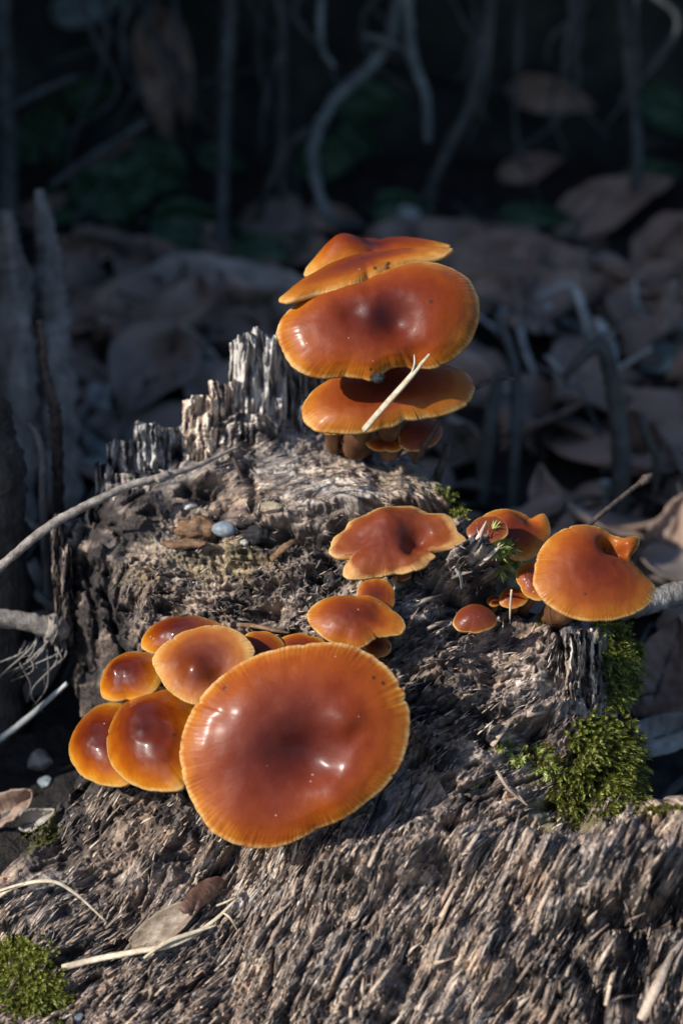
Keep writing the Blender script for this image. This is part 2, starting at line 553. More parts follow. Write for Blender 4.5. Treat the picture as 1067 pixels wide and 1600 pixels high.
def build_bank():
    """undercut earth bank behind the stump; unseen left arm added to shade the background"""
    path = smooth_path([(14, 3.6), (6, 4.3), (2.5, 4.6), (0, 4.65), (-1.9, 4.3), (-3.0, 3.3), (-3.45, 2.0),
                        (-3.55, 0.3), (-3.7, -0.72), (-4.4, -1.28), (-6.5, -1.65), (-12, -1.85)], 300)  # left arm lies out of view, added to keep sun off the background
    prof = smooth_path([(-0.75, -0.35), (-0.25, -0.12), (0.12, 0.12), (0.3, 0.5), (0.28, 0.95), (-0.1, 1.35), (-0.75, 1.62),
                        (-0.95, 1.95), (-0.8, 2.9), (-0.2, 4.4), (1.2, 5.6), (4.0, 6.2), (8.0, 6.5)], 90)  # overhanging lip above the view, added to keep sky light out of the hollow
    T = np.gradient(path, axis=0); T /= np.linalg.norm(T, axis=1)[:, None]
    Nn = np.stack([-T[:, 1], T[:, 0]], -1)   # outwards, away from the stump
    if Nn[100, 1] < 0: Nn = -Nn
    S = np.cumsum(np.r_[0, np.linalg.norm(np.diff(path, axis=0), axis=1)])
    L = np.cumsum(np.r_[0, np.linalg.norm(np.diff(prof, axis=0), axis=1)])
    SS, LL = np.meshgrid(S, L)
    nz = 0.16 * fbm(SS * 1.1, LL * 1.3, 31, 3) + 0.06 * fbm(SS * 5, LL * 5, 33, 3)
    left = sstep(6.0, 9.5, SS * 0 + S[None, :] - 12.5)
    off = prof[:, 0][:, None] + nz
    # the undercut fades along the left side
    under = np.clip(prof[:, 0], -1, 0)[:, None] * left * (prof[:, 1] > 1.0)[:, None]
    off = off - under * 0.6
    X = path[:, 0][None, :] + Nn[:, 0][None, :] * off
    Y = path[:, 1][None, :] + Nn[:, 1][None, :] * off
    tall = sstep(0.5, -2.6, path[:, 0])[None, :]
    zp = prof[:, 1][:, None]
    Z = np.minimum(zp, 1.62) + np.maximum(zp - 1.62, 0) * (0.22 + 0.78 * tall) + 0.5 * nz
    V = np.stack([X, Y, Z + 0 * X], -1).reshape(-1, 3)
    me = mesh_np("bank_with_shade_arm", V, grid_quads(len(S), len(L)), None, [M_BANK])
    return tag(obj("bank_with_shade_arm", me), kind='structure')


BANK = build_bank()
bpy.context.view_layer.update()


def hit(px, py):
    """where the line of sight meets the soil or the bank"""
    d = ray(px, py); best = None
    for o in (GROUND, BANK):
        ok_, p, _, _ = o.ray_cast(Vector(CAM), Vector(unit(d)))
        if ok_ and (best is None or p[1] < best[1]):
            best = np.array(p)
    return best

# ------------------------------------------------------------------ the stump
STUMP_POLY = np.array([(150, 770), (160, 735), (230, 705), (292, 695), (305, 650), (362, 620), (366, 575), (425, 560), (455, 590),
                       (495, 660), (520, 688), (560, 700), (640, 704), (668, 740), (700, 775), (728, 800), (738, 838), (764, 846),
                       (795, 846), (806, 870), (792, 900), (775, 925), (800, 945), (850, 965), (905, 974), (950, 985), (985, 1005),
                       (992, 1050), (970, 1095), (962, 1125), (990, 1165), (1000, 1215), (990, 1262), (1030, 1258), (1067, 1250), (1140, 1250),
                       (1140, 1680), (-70, 1680), (-70, 1400), (0, 1372), (40, 1330), (75, 1285), (112, 1235), (135, 1180), (128, 1120), (112, 1060),
                       (102, 980), (95, 900), (84, 850), (92, 812), (128, 815), (152, 812)], float)
CTRL = np.array([(-70, 1680, -.85), (250, 1680, -.95), (533, 1680, -1.0), (800, 1680, -1.0), (1140, 1680, -1.0),
                 (-70, 1470, -.55), (100, 1450, -.55), (300, 1450, -.62), (533, 1450, -.72), (800, 1450, -.77), (1140, 1450, -.77),
                 (60, 1330, -.30), (150, 1310, -.30), (250, 1330, -.4), (400, 1330, -.45), (533, 1330, -.53), (700, 1330, -.6), (850, 1325, -.66), (950, 1310, -.67), (1067, 1285, -.66), (1140, 1280, -.66),
                 (130, 1210, -.06), (200, 1220, -.16), (300, 1200, -.22), (460, 1220, -.32), (650, 1220, -.4), (780, 1230, -.42), (850, 1270, -.44), (930, 1275, -.40),
                 (115, 1050, .22), (180, 1050, .0), (300, 1050, -.05), (450, 1050, -.12), (600, 1060, -.2), (750, 1080, -.26), (880, 1080, -.24), (935, 1080, -.17), (980, 1050, -.05),
                 (100, 880, .33), (180, 900, .12), (300, 930, .05), (450, 950, .02), (600, 980, -.08), (700, 1000, -.15), (850, 1000, -.14), (925, 1000, -.02),
                 (985, 1220, -.22), (900, 1150, -.30), (950, 1180, -.28), (780, 955, .06), (830, 968, .04), (690, 940, -.03),
                 (200, 830, .22), (330, 860, .18), (450, 870, .12), (560, 880, .08), (650, 890, .02), (720, 870, -.06), (770, 865, -.06), (790, 890, .0),
                 (200, 780, .3), (350, 800, .3), (450, 790, .26), (560, 790, .2), (660, 785, .2), (710, 810, .1),
                 (200, 720, .47), (330, 720, .46), (450, 710, .48), (560, 705, .5), (640, 712, .45),
                 (400, 600, .66), (400, 565, .68), (460, 610, .66), (330, 660, .58)], float)
DIRS = np.array([(533, 1560, 62), (800, 1420, 66), (1000, 1500, 74), (700, 1330, 50), (550, 1400, 66), (300, 1560, 42), (150, 1500, 38),
                 (120, 1330, 42), (250, 1330, 48), (400, 1380, 60), (650, 1200, 58), (800, 1200, 30), (900, 1040, 78), (930, 1090, 84), (760, 1050, 10),
                 (680, 1050, 16), (620, 1010, 30), (680, 960, 40), (740, 890, 30), (560, 940, 20), (450, 950, 6), (300, 930, 4), (200, 980, 75),
                 (130, 950, 78), (150, 1080, 80), (330, 860, 2), (500, 860, 14), (250, 800, 8), (400, 760, 10), (560, 730, -6), (660, 770, -18),
                 (200, 720, 88), (320, 660, 70), (400, 600, 86), (440, 640, 86)], float)


def inside_and_dist(px, py, poly):
    n = len(poly)
    ins = np.zeros(px.shape, bool)
    d2 = np.full(px.shape, 1e12)
    for i in range(n):
        x0, y0 = poly[i]; x1, y1 = poly[(i + 1) % n]
        c = ((y0 > py) != (y1 > py)) & (px < (x1 - x0) * (py - y0) / (y1 - y0 + 1e-12) + x0)
        ins ^= c
        ex, ey = x1 - x0, y1 - y0
        t = np.clip(((px - x0) * ex + (py - y0) * ey) / (ex * ex + ey * ey), 0, 1)
        d2 = np.minimum(d2, (px - x0 - t * ex) ** 2 + (py - y0 - t * ey) ** 2)
    return ins, np.sqrt(d2)


def rbf_fit(P, val):
    D = np.linalg.norm(P[:, None, :] - P[None, :, :], axis=2)
    n = len(P)
    A = np.zeros((n + 3, n + 3))
    A[:n, :n] = D + 4.0 * np.eye(n) * 0
    A[:n, n] = 1; A[:n, n + 1:] = P / 1000.0
    A[n, :n] = 1; A[n + 1:, :n] = P.T / 1000.0
    return np.linalg.solve(A, np.r_[val, 0, 0, 0])


def rbf_eval(P, w, px, py):
    n = len(P)
    out = w[n] + w[n + 1] * px / 1000.0 + w[n + 2] * py / 1000.0
    for i in range(n):
        out = out + w[i] * np.sqrt((px - P[i, 0]) ** 2 + (py - P[i, 1]) ** 2 + 120.0)
    return out


def fibre_angle(px, py):
    c = 0; s = 0
    for (x, y, a) in DIRS:
        w = 1.0 / (((px - x) ** 2 + (py - y) ** 2) / 1e3 + 1.0) ** 1.6
        c = c + w * math.cos(2 * R(a)); s = s + w * math.sin(2 * R(a))
    return 0.5 * np.arctan2(s, c)


def blob(px, py, x, y, rx, ry, ang=0.0, soft=0.5):
    """soft ellipse mask"""
    c, s = math.cos(R(ang)), math.sin(R(ang))
    dx = px - x; dy = -(py - y)
    u = (dx * c + dy * s) / rx; v = (-dx * s + dy * c) / ry
    return sstep(1.0 + soft, 1.0 - soft, np.sqrt(u * u + v * v))


CRACKS = [([(158, 915), (172, 950), (182, 1000), (200, 1045)], 5, .06), ([(128, 860), (140, 930), (150, 990)], 5, .05),
          ([(705, 790), (640, 806), (560, 818), (500, 838), (450, 835)], 12, .09), ([(470, 745), (540, 752), (620, 760)], 5, .03),
          ([(380, 735), (400, 770), (395, 800)], 6, .04), ([(870, 985), (885, 1030), (890, 1080)], 5, .05),
          ([(905, 985), (915, 1040), (920, 1100)], 4, .03), ([(640, 1090), (720, 1110), (800, 1130), (850, 1150)], 10, .05),
          ([(600, 1320), (680, 1290), (790, 1275), (850, 1300)], 7, .03), ([(900, 1450), (960, 1430), (1010, 1440), (1067, 1400)], 24, .12), ([(1000, 1480), (990, 1560), (1010, 1640)], 20, .10),
          ([(840, 1470), (900, 1490), (930, 1560), (940, 1640)], 18, .09), ([(180, 1480), (230, 1420), (260, 1370)], 6, .03),
          ([(445, 830), (500, 850), (520, 880)], 12, .05), ([(640, 905), (700, 935), (760, 960)], 12, .06)]


def stump_fields(px, py):
    """everything that is known about the wood at sheet points"""
    # irregular outline and warped sampling
    wx = px + 6 * pn(px / 80, py / 80, 41) + 1.6 * pn(px / 24, py / 24, 42)
    wy = py + 6 * pn(px / 80 + 9, py / 80, 43) + 1.6 * pn(px / 24, py / 24 + 7, 44)
    th = fibre_angle(px, py) + 0.22 * pn(px / 90, py / 90, 45)
    angs = np.arange(6) * math.pi / 6
    W = np.stack([np.clip(np.cos(2 * (th - a)), 0, 1) ** 5 for a in angs])
    W = W / W.sum(0)
    lines = 0; block = 0; coarse = 0; mid = 0; fine = 0; streak = 0; streak2 = 0
    for k, a in enumerate(angs):
        c, s = math.cos(a), math.sin(a)
        u = wx * c - wy * s
        v = wx * s + wy * c
        w = W[k]
        coarse = coarse + w * (pn(u / 150, v / 26, 50 + k))
        mid = mid + w * (0.55 - 1.9 * np.abs(pn(u / 58, v / 11.0, 60 + k)))
        block = block + w * np.tanh(5.0 * pn(u / 66 + 0.8 * pn(u / 90, v / 12, 54 + k), v / 17, 56 + k))
        lines = lines + w * np.exp(-(pn(u / 380 + 0.15 * k, v / 46, 57 + k) / 0.05) ** 2)
        fine = fine + w * (0.55 * pn(u / 34, v / 5.0, 70 + k) + 0.6 * (0.4 - 1.4 * np.abs(pn(u / 22, v / 6.5, 75 + k))))
        streak = streak + w * (0.7 * pn(u / 130, v / 15, 80 + k) + 0.5 * pn(u / 48, v / 7, 90 + k))
        streak2 = streak2 + w * pn(u / 36, v / 4.5, 95 + k)
    return dict(lines=lines, block=block, coarse=coarse, mid=mid, fine=fine, streak=streak, streak2=streak2, th=th)


STEP = 1.55
GX = np.arange(-75, 1146, STEP)
GY = np.arange(540, 1684, STEP)
PX, PY = np.meshgrid(GX, GY)
_w = rbf_fit(CTRL[:, :2], CTRL[:, 2])
F = stump_fields(PX, PY)
qx = PX + 7 * pn(PX / 34, PY / 34, 101) + 3.5 * pn(PX / 11, PY / 11, 103)
qy = PY + 7 * pn(PX / 34 + 3, PY / 34, 102) + 3.5 * pn(PX / 11, PY / 11 + 5, 104)
INS, DEDGE = inside_and_dist(qx, qy, STUMP_POLY)
DEPTH = rbf_eval(CTRL[:, :2], _w, PX, PY)
# turn away at the silhouette
DEPTH = DEPTH + 0.10 * np.exp(-DEDGE / 16.0) * (PY < 1240)
DEPTH = DEPTH + 0.10 * np.exp(-DEDGE / 20.0) * (PY >= 1240) * (PX > 900)

amp = 0.45 + 0.9 * sstep(-0.35, 0.5, fbm(PX / 75, PY / 75, 106, 2))
front = sstep(1210, 1330, PY + 0.10 * (533 - PX))
rough_zone = blob(PX, PY, 330, 960, 230, 90) * 0.6 + blob(PX, PY, 560, 900, 150, 70) + blob(PX, PY, 730, 920, 100, 60) + blob(PX, PY, 680, 1080, 130, 90) * 0.6
plateau = blob(PX, PY, 520, 745, 190, 55, -6)
left_plate = blob(PX, PY, 140, 980, 60, 130)
front_rough = blob(PX, PY, 330, 1560, 230, 80)
HH = 0.055 * fbm(PX / 150, PY / 130, 110, 2)
HH += 0.036 * F['coarse'] * (0.7 + 0.6 * front)
HH += 0.008 * F['block'] * (0.5 + 0.8 * front) * (0.5 + 0.5 * amp)
HH += 0.0165 * amp * F['mid'] * (0.55 + 0.55 * front + 0.3 * rough_zone - 0.25 * plateau)
HH += 0.0105 * amp * F['fine'] * (0.9 + 0.4 * front)
lump = 0.5 - np.abs(fbm(PX / 34, PY / 28, 120, 3))
HH += 0.034 * lump * np.clip(rough_zone + 0.45 * front_rough + 0.15, 0, 1)
crumb = 0.4 - np.abs(fbm(PX / 13, PY / 11, 130, 2))
HH += 0.014 * crumb * np.clip(0.35 + rough_zone + front_rough + 0.25 * front, 0, 1.2)
HH += 0.007 * pn(PX / 5, PY / 4.5, 135) * np.clip(0.5 + rough_zone, 0, 1)
# layered shelves on the flat top and the right block
strata = blob(PX, PY, 760, 1045, 150, 60) + plateau + 0.6 * blob(PX, PY, 340, 860, 170, 50)
ly = (PY + 0.12 * PX + 16 * pn(PX / 120, PY / 40, 140)) / 19.0
saw = (ly - np.floor(ly))
HH += 0.016 * np.clip(strata, 0, 1) * (np.abs(saw * 2 - 1) ** 0.6 - 0.5)
# cracks
for pts, wd, dep in CRACKS:
    d = np.full(PX.shape, 1e9)
    wxx = PX + 5 * pn(PX / 25, PY / 25, 150); wyy = PY + 5 * pn(PX / 25, PY / 25, 151)
    for (x0, y0), (x1, y1) in zip(pts[:-1], pts[1:]):
        ex, ey = x1 - x0, y1 - y0
        t = np.clip(((wxx - x0) * ex + (wyy - y0) * ey) / (ex * ex + ey * ey), 0, 1)
        d = np.minimum(d, np.hypot(wxx - x0 - t * ex, wyy - y0 - t * ey))
    HH -= dep * np.exp(-(d / wd) ** 2)
lipx = np.interp(PX, [330, 420, 500, 560, 640, 705, 760], [838, 822, 800, 792, 788, 782, 780]) + 7 * pn(PX / 26, PX * 0, 152) + 3 * pn(PX / 9, PX * 0, 153)
HH += 0.055 * sstep(7, -5, PY - lipx) * sstep(60, 10, lipx - PY - 20) * sstep(330, 430, PX)
# old saw kerf and plates on the left flank
HH += 0.035 * sstep(4, -4, (PX - (168 + 0.10 * (PY - 900) + 6 * pn(PY / 30, PY * 0, 154)))) * sstep(860, 900, PY) * sstep(1130, 1080, PY) * -1
# three kinds of decay that change from place to place: fibrous, crumbly, plated
kindn = fbm(PX / 105, PY / 85, 400, 3)
crumbly = sstep(0.12, 0.45, kindn) * (1 - 0.8 * plateau); plated = sstep(-0.10, -0.42, kindn)
HH -= plated * (0.0165 * amp * F['mid'] * 0.7 + 0.008 * F['block'] * 0.6)
HH += plated * 0.030 * np.round(2.2 * pn(PX / 62 + 0.6 * F['coarse'], PY / 46, 405)) / 2.2
HH += crumbly * (0.024 * (0.45 - np.abs(fbm(PX / 20, PY / 17, 410, 3))) - 0.0165 * amp * F['mid'] * 0.5)
pits = sstep(0.36, 0.75, fbm(PX / 52, PY / 36, 415, 2) + 0.25 * F['mid']) * (1 - 0.8 * plateau) * (1 - 0.5 * front)
HH -= 0.048 * pits
HH -= 0.048 * F['lines'] * sstep(-0.25, 0.4, fbm(PX / 80, PY / 80, 420, 2))
# broken crest of the lower wood
cr_y = np.interp(PX, [430, 520, 600, 700, 800, 870, 930, 1000, 1080], [1400, 1345, 1318, 1302, 1296, 1306, 1304, 1276, 1262]) + 9 * pn(PX / 30, PX * 0, 425) + 4 * pn(PX / 9, PX * 0, 426)
HH += 0.075 * sstep(-6, 8, PY - cr_y) * sstep(90, 20, PY - cr_y) * sstep(430, 540, PX)
# raised torn wood: (x, y, rx, ry, angle, height)
for (x, y, rx, ry, a, h) in [(735, 872, 52, 24, 28, .075), (655, 965, 44, 26, 42, .045), (770, 1140, 40, 13, 18, .05), (830, 1115, 50, 10, 20, .045),
                             (660, 1290, 90, 14, 22, .03), (480, 1390, 60, 22, 35, .035), (1040, 1570, 26, 80, -25, .06), (330, 650, 34, 22, 30, .05),
                             (430, 985, 60, 14, 5, .02), (560, 1330, 60, 20, 30, .03), (960, 1350, 120, 22, 10, .04), (420, 905, 40, 16, 10, .03)]:
    HH += h * blob(PX, PY, x, y, rx, ry, a, 0.7) * (1 + 0.5 * F['mid'])
DDIR = unit([-0.06, -0.74, 0.67])
VV = at_arr(PX.ravel(), PY.ravel(), DEPTH.ravel()) + DDIR[None, :] * HH.ravel()[:, None]
VG = VV.reshape(PX.shape + (3,))

# colour fields: stains, weathering, growth, painted shade and a lightened flat top
streak = np.clip(0.57 + 0.34 * F['streak'] + 0.32 * F['streak2'] + 0.16 * fbm(PX / 120, PY / 110, 160, 3) + 0.07 * front + 0.14 * plateau, 0, 1)  # flat top toned lighter, its sunlight put into the wood colour
grey = np.clip(0.18 + 0.5 * fbm(PX / 140, PY / 90, 165, 3) + 0.8 * blob(PX, PY, 400, 610, 120, 110) + 0.7 * blob(PX, PY, 210, 735, 90, 60)
               + 0.55 * blob(PX, PY, 660, 960, 70, 50) + 0.3 * blob(PX, PY, 560, 740, 150, 50) + 0.35 * blob(PX, PY, 900, 1040, 60, 60) + 0.3 * blob(PX, PY, 560, 1270, 120, 60), 0, 1)
ochre = np.clip(0.9 * blob(PX, PY, 340, 890, 150, 36, 4) * (0.6 + 0.6 * pn(PX / 50, PY / 30, 170)) + 0.4 * blob(PX, PY, 640, 750, 60, 30), 0, 1)
damp_shade = np.clip(1.2 * blob(PX, PY, 135, 1010, 75, 210, 0, .6) + 0.6 * blob(PX, PY, 200, 800, 60, 40) + 0.8 * blob(PX, PY, 90, 1290, 90, 60) + 0.55 * blob(PX, PY, 500, 870, 60, 36)
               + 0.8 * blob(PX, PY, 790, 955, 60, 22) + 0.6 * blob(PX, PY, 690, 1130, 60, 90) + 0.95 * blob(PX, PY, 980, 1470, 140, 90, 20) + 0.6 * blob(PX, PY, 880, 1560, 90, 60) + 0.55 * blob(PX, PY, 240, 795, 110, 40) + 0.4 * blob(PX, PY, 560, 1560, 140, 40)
               + 0.5 * blob(PX, PY, 130, 1520, 120, 110) + 0.5 * blob(PX, PY, 220, 1250, 130, 40) + 0.5 * blob(PX, PY, 420, 830, 40, 24), 0, 1)  # some blobs paint shade in: left flank, lower right, beside the big cap
damp_shade = np.clip(damp_shade * (0.75 + 0.8 * fbm(PX / 46, PY / 40, 175, 3)), 0, 0.92) + 0.8 * sstep(0.0, 0.5, fbm(PX / 60, PY / 44, 178, 4)) * (1 - 0.75 * plateau) * (1 - 0.35 * front) + 0.35 * blob(PX, PY, 200, 1400, 260, 200) * (0.6 + pn(PX / 40, PY / 30, 179))
damp_shade = np.clip(damp_shade, 0, 0.9)
algae = np.clip((0.8 * blob(PX, PY, 890, 1240, 70, 70) + 0.7 * blob(PX, PY, 60, 1300, 40, 40) + 0.35 * blob(PX, PY, 330, 850, 110, 22)
                 + 0.8 * blob(PX, PY, 960, 1050, 36, 70) + 0.5 * blob(PX, PY, 1040, 1275, 50, 12)) * (0.5 + 0.9 * fbm(PX / 24, PY / 24, 180, 2)), 0, 0.8)

# keep the part inside the outline, give it a solid back
idx = -np.ones(PX.shape, int)
ok = INS
cell = ok[:-1, :-1] & ok[1:, :-1] & ok[:-1, 1:] & ok[1:, 1:]
use = np.zeros(PX.shape, bool)
use[:-1, :-1] |= cell; use[1:, :-1] |= cell; use[:-1, 1:] |= cell; use[1:, 1:] |= cell
idx[use] = np.arange(use.sum())
jj, ii = np.nonzero(cell)
quads = np.stack([idx[jj, ii], idx[jj + 1, ii], idx[jj + 1, ii + 1], idx[jj, ii + 1]], -1)
Vs = VG[use]
A = {k: v[use] for k, v in dict(streak=streak, grey=grey, ochre=ochre, damp_shade=damp_shade, algae=algae).items()}
# boundary edges -> side wall going back into the stump
E = np.vstack([quads[:, [0, 1]], quads[:, [1, 2]], quads[:, [2, 3]], quads[:, [3, 0]]])
key = np.sort(E, 1); kk = key[:, 0] * 10000000 + key[:, 1]
u_, inv, cnt = np.unique(kk, return_inverse=True, return_counts=True)
BE = E[cnt[inv] == 1]
bv = np.unique(BE)
remap = -np.ones(len(Vs), int); remap[bv] = np.arange(len(bv))
base = Vs[bv]
rings = []
cen = Vs.mean(0)
for k, (bk, dn, sh) in enumerate([(0.05, 0.02, 0.01), (0.13, 0.07, 0.03), (0.24, 0.2, 0.06), (0.36, 0.5, 0.10)]):
    nzz = 0.02 * pn(base[:, 0] * 22 + k, base[:, 2] * 22, 190 + k)
    rg = base.copy()
    rg[:, 1] += bk + nzz
    rg[:, 2] -= dn
    rg[:, 0] += (cen[0] - base[:, 0]) * sh + nzz
    rings.append(rg)
nV = len(Vs)
allq = [quads]
prev = bv
for k, rg in enumerate(rings):
    cur = nV + k * len(bv) + np.arange(len(bv))
    a, b_ = BE[:, 0], BE[:, 1]
    allq.append(np.stack([prev[remap[b_]] if k else b_, prev[remap[a]] if k else a, cur[remap[a]], cur[remap[b_]]], -1))
    prev = cur
Vall = np.vstack([Vs] + rings)
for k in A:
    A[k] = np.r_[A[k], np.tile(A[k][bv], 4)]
A['damp_shade'] = np.r_[A['damp_shade'][:nV], np.clip(A['damp_shade'][nV:] + 0.5, 0, 0.9)]
STUMP_O = np.array([0.0, 0.0, -0.2])
stump = thing("tree_stump", STUMP_O, "rotten weathered grey-brown tree stump carrying clusters of orange mushrooms", "stump")
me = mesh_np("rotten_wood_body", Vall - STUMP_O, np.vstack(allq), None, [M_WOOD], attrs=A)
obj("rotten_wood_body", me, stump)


def stump_pt(px, py):
    j = int(np.clip(round((py - GY[0]) / STEP), 0, len(GY) - 1)); i = int(np.clip(round((px - GX[0]) / STEP), 0, len(GX) - 1))
    return VG[j, i].copy()


def stump_top(px, py, r=7):
    """highest wood near a point: what a loose thing would rest on"""
    j = int(np.clip(round((py - GY[0]) / STEP), r, len(GY) - 1 - r)); i = int(np.clip(round((px - GX[0]) / STEP), r, len(GX) - 1 - r))
    W = HH[j - r:j + r + 1, i - r:i + r + 1]
    return VG[j, i] + DDIR * max(0.0, float(np.percentile(W, 85) - HH[j, i]))


def stump_pts(px, py):
    j = np.clip(np.round((py - GY[0]) / STEP).astype(int), 0, len(GY) - 1)
    i = np.clip(np.round((px - GX[0]) / STEP).astype(int), 0, len(GX) - 1)
    return VG[j, i], F['th'][j, i], INS[j, i]


def fill_attrs(n, s=0.6, g=0.3, o=0.0, d=0.0, seed=0, V=None, ax=None):
    if V is None:
        st = np.full(n, s)
    else:
        st = s + 0.28 * pn(V[:, 0] * 30 + seed, V[:, 2] * 6, 200 + seed) + 0.2 * pn(V[:, 0] * 70, V[:, 2] * 12 + seed, 210 + seed)
    return dict(streak=np.clip(st, 0, 1), grey=np.full(n, g), ochre=np.full(n, o), damp_shade=np.full(n, d), algae=np.zeros(n))


def shard(x0, x1, ytop, ybase, y, thick, s=0.6, g=0.8, d=0.0, seed=0, lean=0.0, jag=12, o=0.0):
    """upright torn plank of wood with grooves along the grain and a jagged top"""
    nu, nv = 34, 80
    u = np.linspace(0, 1, nu); v = np.linspace(0, 1, nv)
    U, Vv = np.meshgrid(u, v)
    top = ytop + jag * (np.round(2.5 * pn(u * 2.6 + seed, u * 0 + 0.5, 220 + seed)) / 2.5 + 0.22 * pn(u * 11 + seed, u * 0 + 3.5, 230 + seed)) + 4 * np.abs(2 * u - 1) ** 3
    py = ybase + (top[None, :] - ybase) * Vv
    px = x0 + (x1 - x0) * U + lean * Vv + 2.2 * pn(Vv * 5, U * 0 + seed, 240 + seed) + 1.2 * pn(Vv * 17, U * 3 + seed, 244)
    g1 = 0.5 - np.abs(pn(U * (x1 - x0) / 9.0 + seed, Vv * 2.2, 250 + seed)) * 1.6
    g2 = 0.5 - np.abs(pn(U * (x1 - x0) / 4.0 + seed, Vv * 4.0, 260 + seed)) * 1.6
    g3 = pn(U * (x1 - x0) / 6.0, Vv * 30, 265 + seed)
    rnd = 1 - (2 * U - 1) ** 4
    Hh = 0.030 * g1 + 0.010 * g2 + 0.005 * g3 + 0.35 * thick * rnd + 0.02 * pn(U * 2 + seed, Vv * 3, 267 + seed) - 0.03 * sstep(.1, .4, pn(U * 3 + 5, Vv * 6 + seed, 268 + seed))
    Pf = at_arr(px.ravel(), py.ravel(), (y - Hh).ravel())
    Pb = at_arr((px + 0.0).ravel(), (py + 2).ravel(), (y + thick * (0.35 + 0.4 * rnd)).ravel())
    V = np.vstack([Pf, Pb])
    n = nu * nv
    q = [grid_quads(nu, nv), grid_quads(nu, nv, off=n)[:, ::-1]]
    i = np.arange(nu - 1); j = np.arange(nv - 1)
    q.append(np.stack([n + (nv - 1) * nu + i, n + (nv - 1) * nu + i + 1, (nv - 1) * nu + i + 1, (nv - 1) * nu + i], -1)[:, ::-1])
    q.append(np.stack([j * nu, (j + 1) * nu, n + (j + 1) * nu, n + j * nu], -1))
    q.append(np.stack([j * nu + nu - 1, n + j * nu + nu - 1, n + (j + 1) * nu + nu - 1, (j + 1) * nu + nu - 1], -1))
    q.append(np.stack([i, n + i, n + i + 1, i + 1], -1))
    at_ = fill_attrs(2 * n, s, g, o, d, seed, V)
    stf = np.clip(s + 0.75 * pn(U * (x1 - x0) / 7.0 + seed, Vv * 2.5, 270 + seed) + 0.25 * pn(U * (x1 - x0) / 3.0, Vv * 6, 275 + seed), 0, 1).ravel()
    at_['streak'] = np.r_[stf, stf]
    me = mesh_np("splinter", V - STUMP_O, np.vstack(q), None, [M_WOOD], attrs=at_)
    return obj("splinter", me, stump)


k = 0
for a in [(150, 180, 724, 850, .46, .07, .44, .8), (172, 216, 682, 825, .50, .09, .54, .8), (206, 256, 662, 825, .49, .10, .56, .9),
          (248, 284, 668, 810, .53, .09, .40, .9), (274, 304, 664, 795, .55, .08, .44, .95), (134, 162, 778, 880, .44, .06, .36, .6), (170, 270, 735, 840, .42, .08, .44, .6)]:
    shard(*a[:6], s=a[6] + .14, g=a[7], d=0.08, seed=k, lean=random.uniform(-8, 12), jag=9); k += 1
for a in [(284, 344, 618, 735, .53, .14, .70, .15), (330, 378, 600, 730, .56, .12, .60, .4), (358, 404, 528, 725, .58, .13, .74, .8),
          (396, 450, 518, 725, .60, .14, .72, .85), (440, 486, 556, 728, .64, .12, .40, .95), (476, 520, 590, 722, .69, .10, .32, .9), (336, 430, 655, 740, .51, .10, .50, .6)]:
    shard(*a[:6], s=a[6] + .14, g=a[7], d=0.0, seed=k, lean=random.uniform(-4, 7), jag=12); k += 1
# bark edge of the right block
shard(884, 908, 988, 1105, -.20, .05, s=.62, g=.35, seed=k, lean=-2, jag=6)
shard(905, 932, 982, 1125, -.17, .06, s=.66, g=.3, seed=k + 1, lean=-6, jag=6)
shard(926, 946, 1000, 1130, -.13, .06, s=.5, g=.3, seed=k + 2, lean=-8, jag=6)
# bark flap on the left edge
shard(84, 104, 806, 960, .34, .06, s=.42, g=.3, d=.2, seed=k + 3, lean=-4, jag=8)
shard(100, 118, 850, 1010, .29, .06, s=.36, g=.3, d=.3, seed=k + 4, lean=-6, jag=8)


def sliver_geo(P, T, N, L, w, lift, rng):
    """many thin three-sided tapered splinters at once"""
    n = len(P)
    B = np.cross(T, N)
    bend = rng.normal(0, 0.10, n)
    ts = np.array([0.0, 0.45, 1.0]); wd = np.array([0.8, 1.0, 0.12])
    V = np.zeros((n, 9, 3))
    for r in range(3):
        c = P + T * (L * (ts[r] - 0.35))[:, None] + N * (lift * ts[r] ** 1.3 + 0.2 * w)[:, None] + B * (L * bend * ts[r] ** 2)[:, None]
        for s_ in range(3):
            a = s_ * 2.0944 + 0.5
            V[:, r * 3 + s_] = c + (N * (math.cos(a) * 0.8) + B * math.sin(a)) * (w * wd[r])[:, None]
    q = []
    for r in range(2):
        for s_ in range(3):
            q.append([r * 3 + s_, r * 3 + (s_ + 1) % 3, (r + 1) * 3 + (s_ + 1) % 3, (r + 1) * 3 + s_])
    q = (np.array(q)[None] + (np.arange(n) * 9)[:, None, None]).reshape(-1, 4)
    t = np.array([[0, 2, 1], [6, 7, 8]])
    t = (t[None] + (np.arange(n) * 9)[:, None, None]).reshape(-1, 3)
    return V.reshape(-1, 3), q, t


def stump_dir(px, py, th, step=10.0):
    p0, _, _ = stump_pts(px - step * np.cos(th), py + step * np.sin(th))
    p1, _, _ = stump_pts(px + step * np.cos(th), py - step * np.sin(th))
    T = p1 - p0
    T /= np.linalg.norm(T, axis=1)[:, None] + 1e-9
    N = DDIR[None, :] - T * (T @ DDIR)[:, None]
    N /= np.linalg.norm(N, axis=1)[:, None]
    return T, N


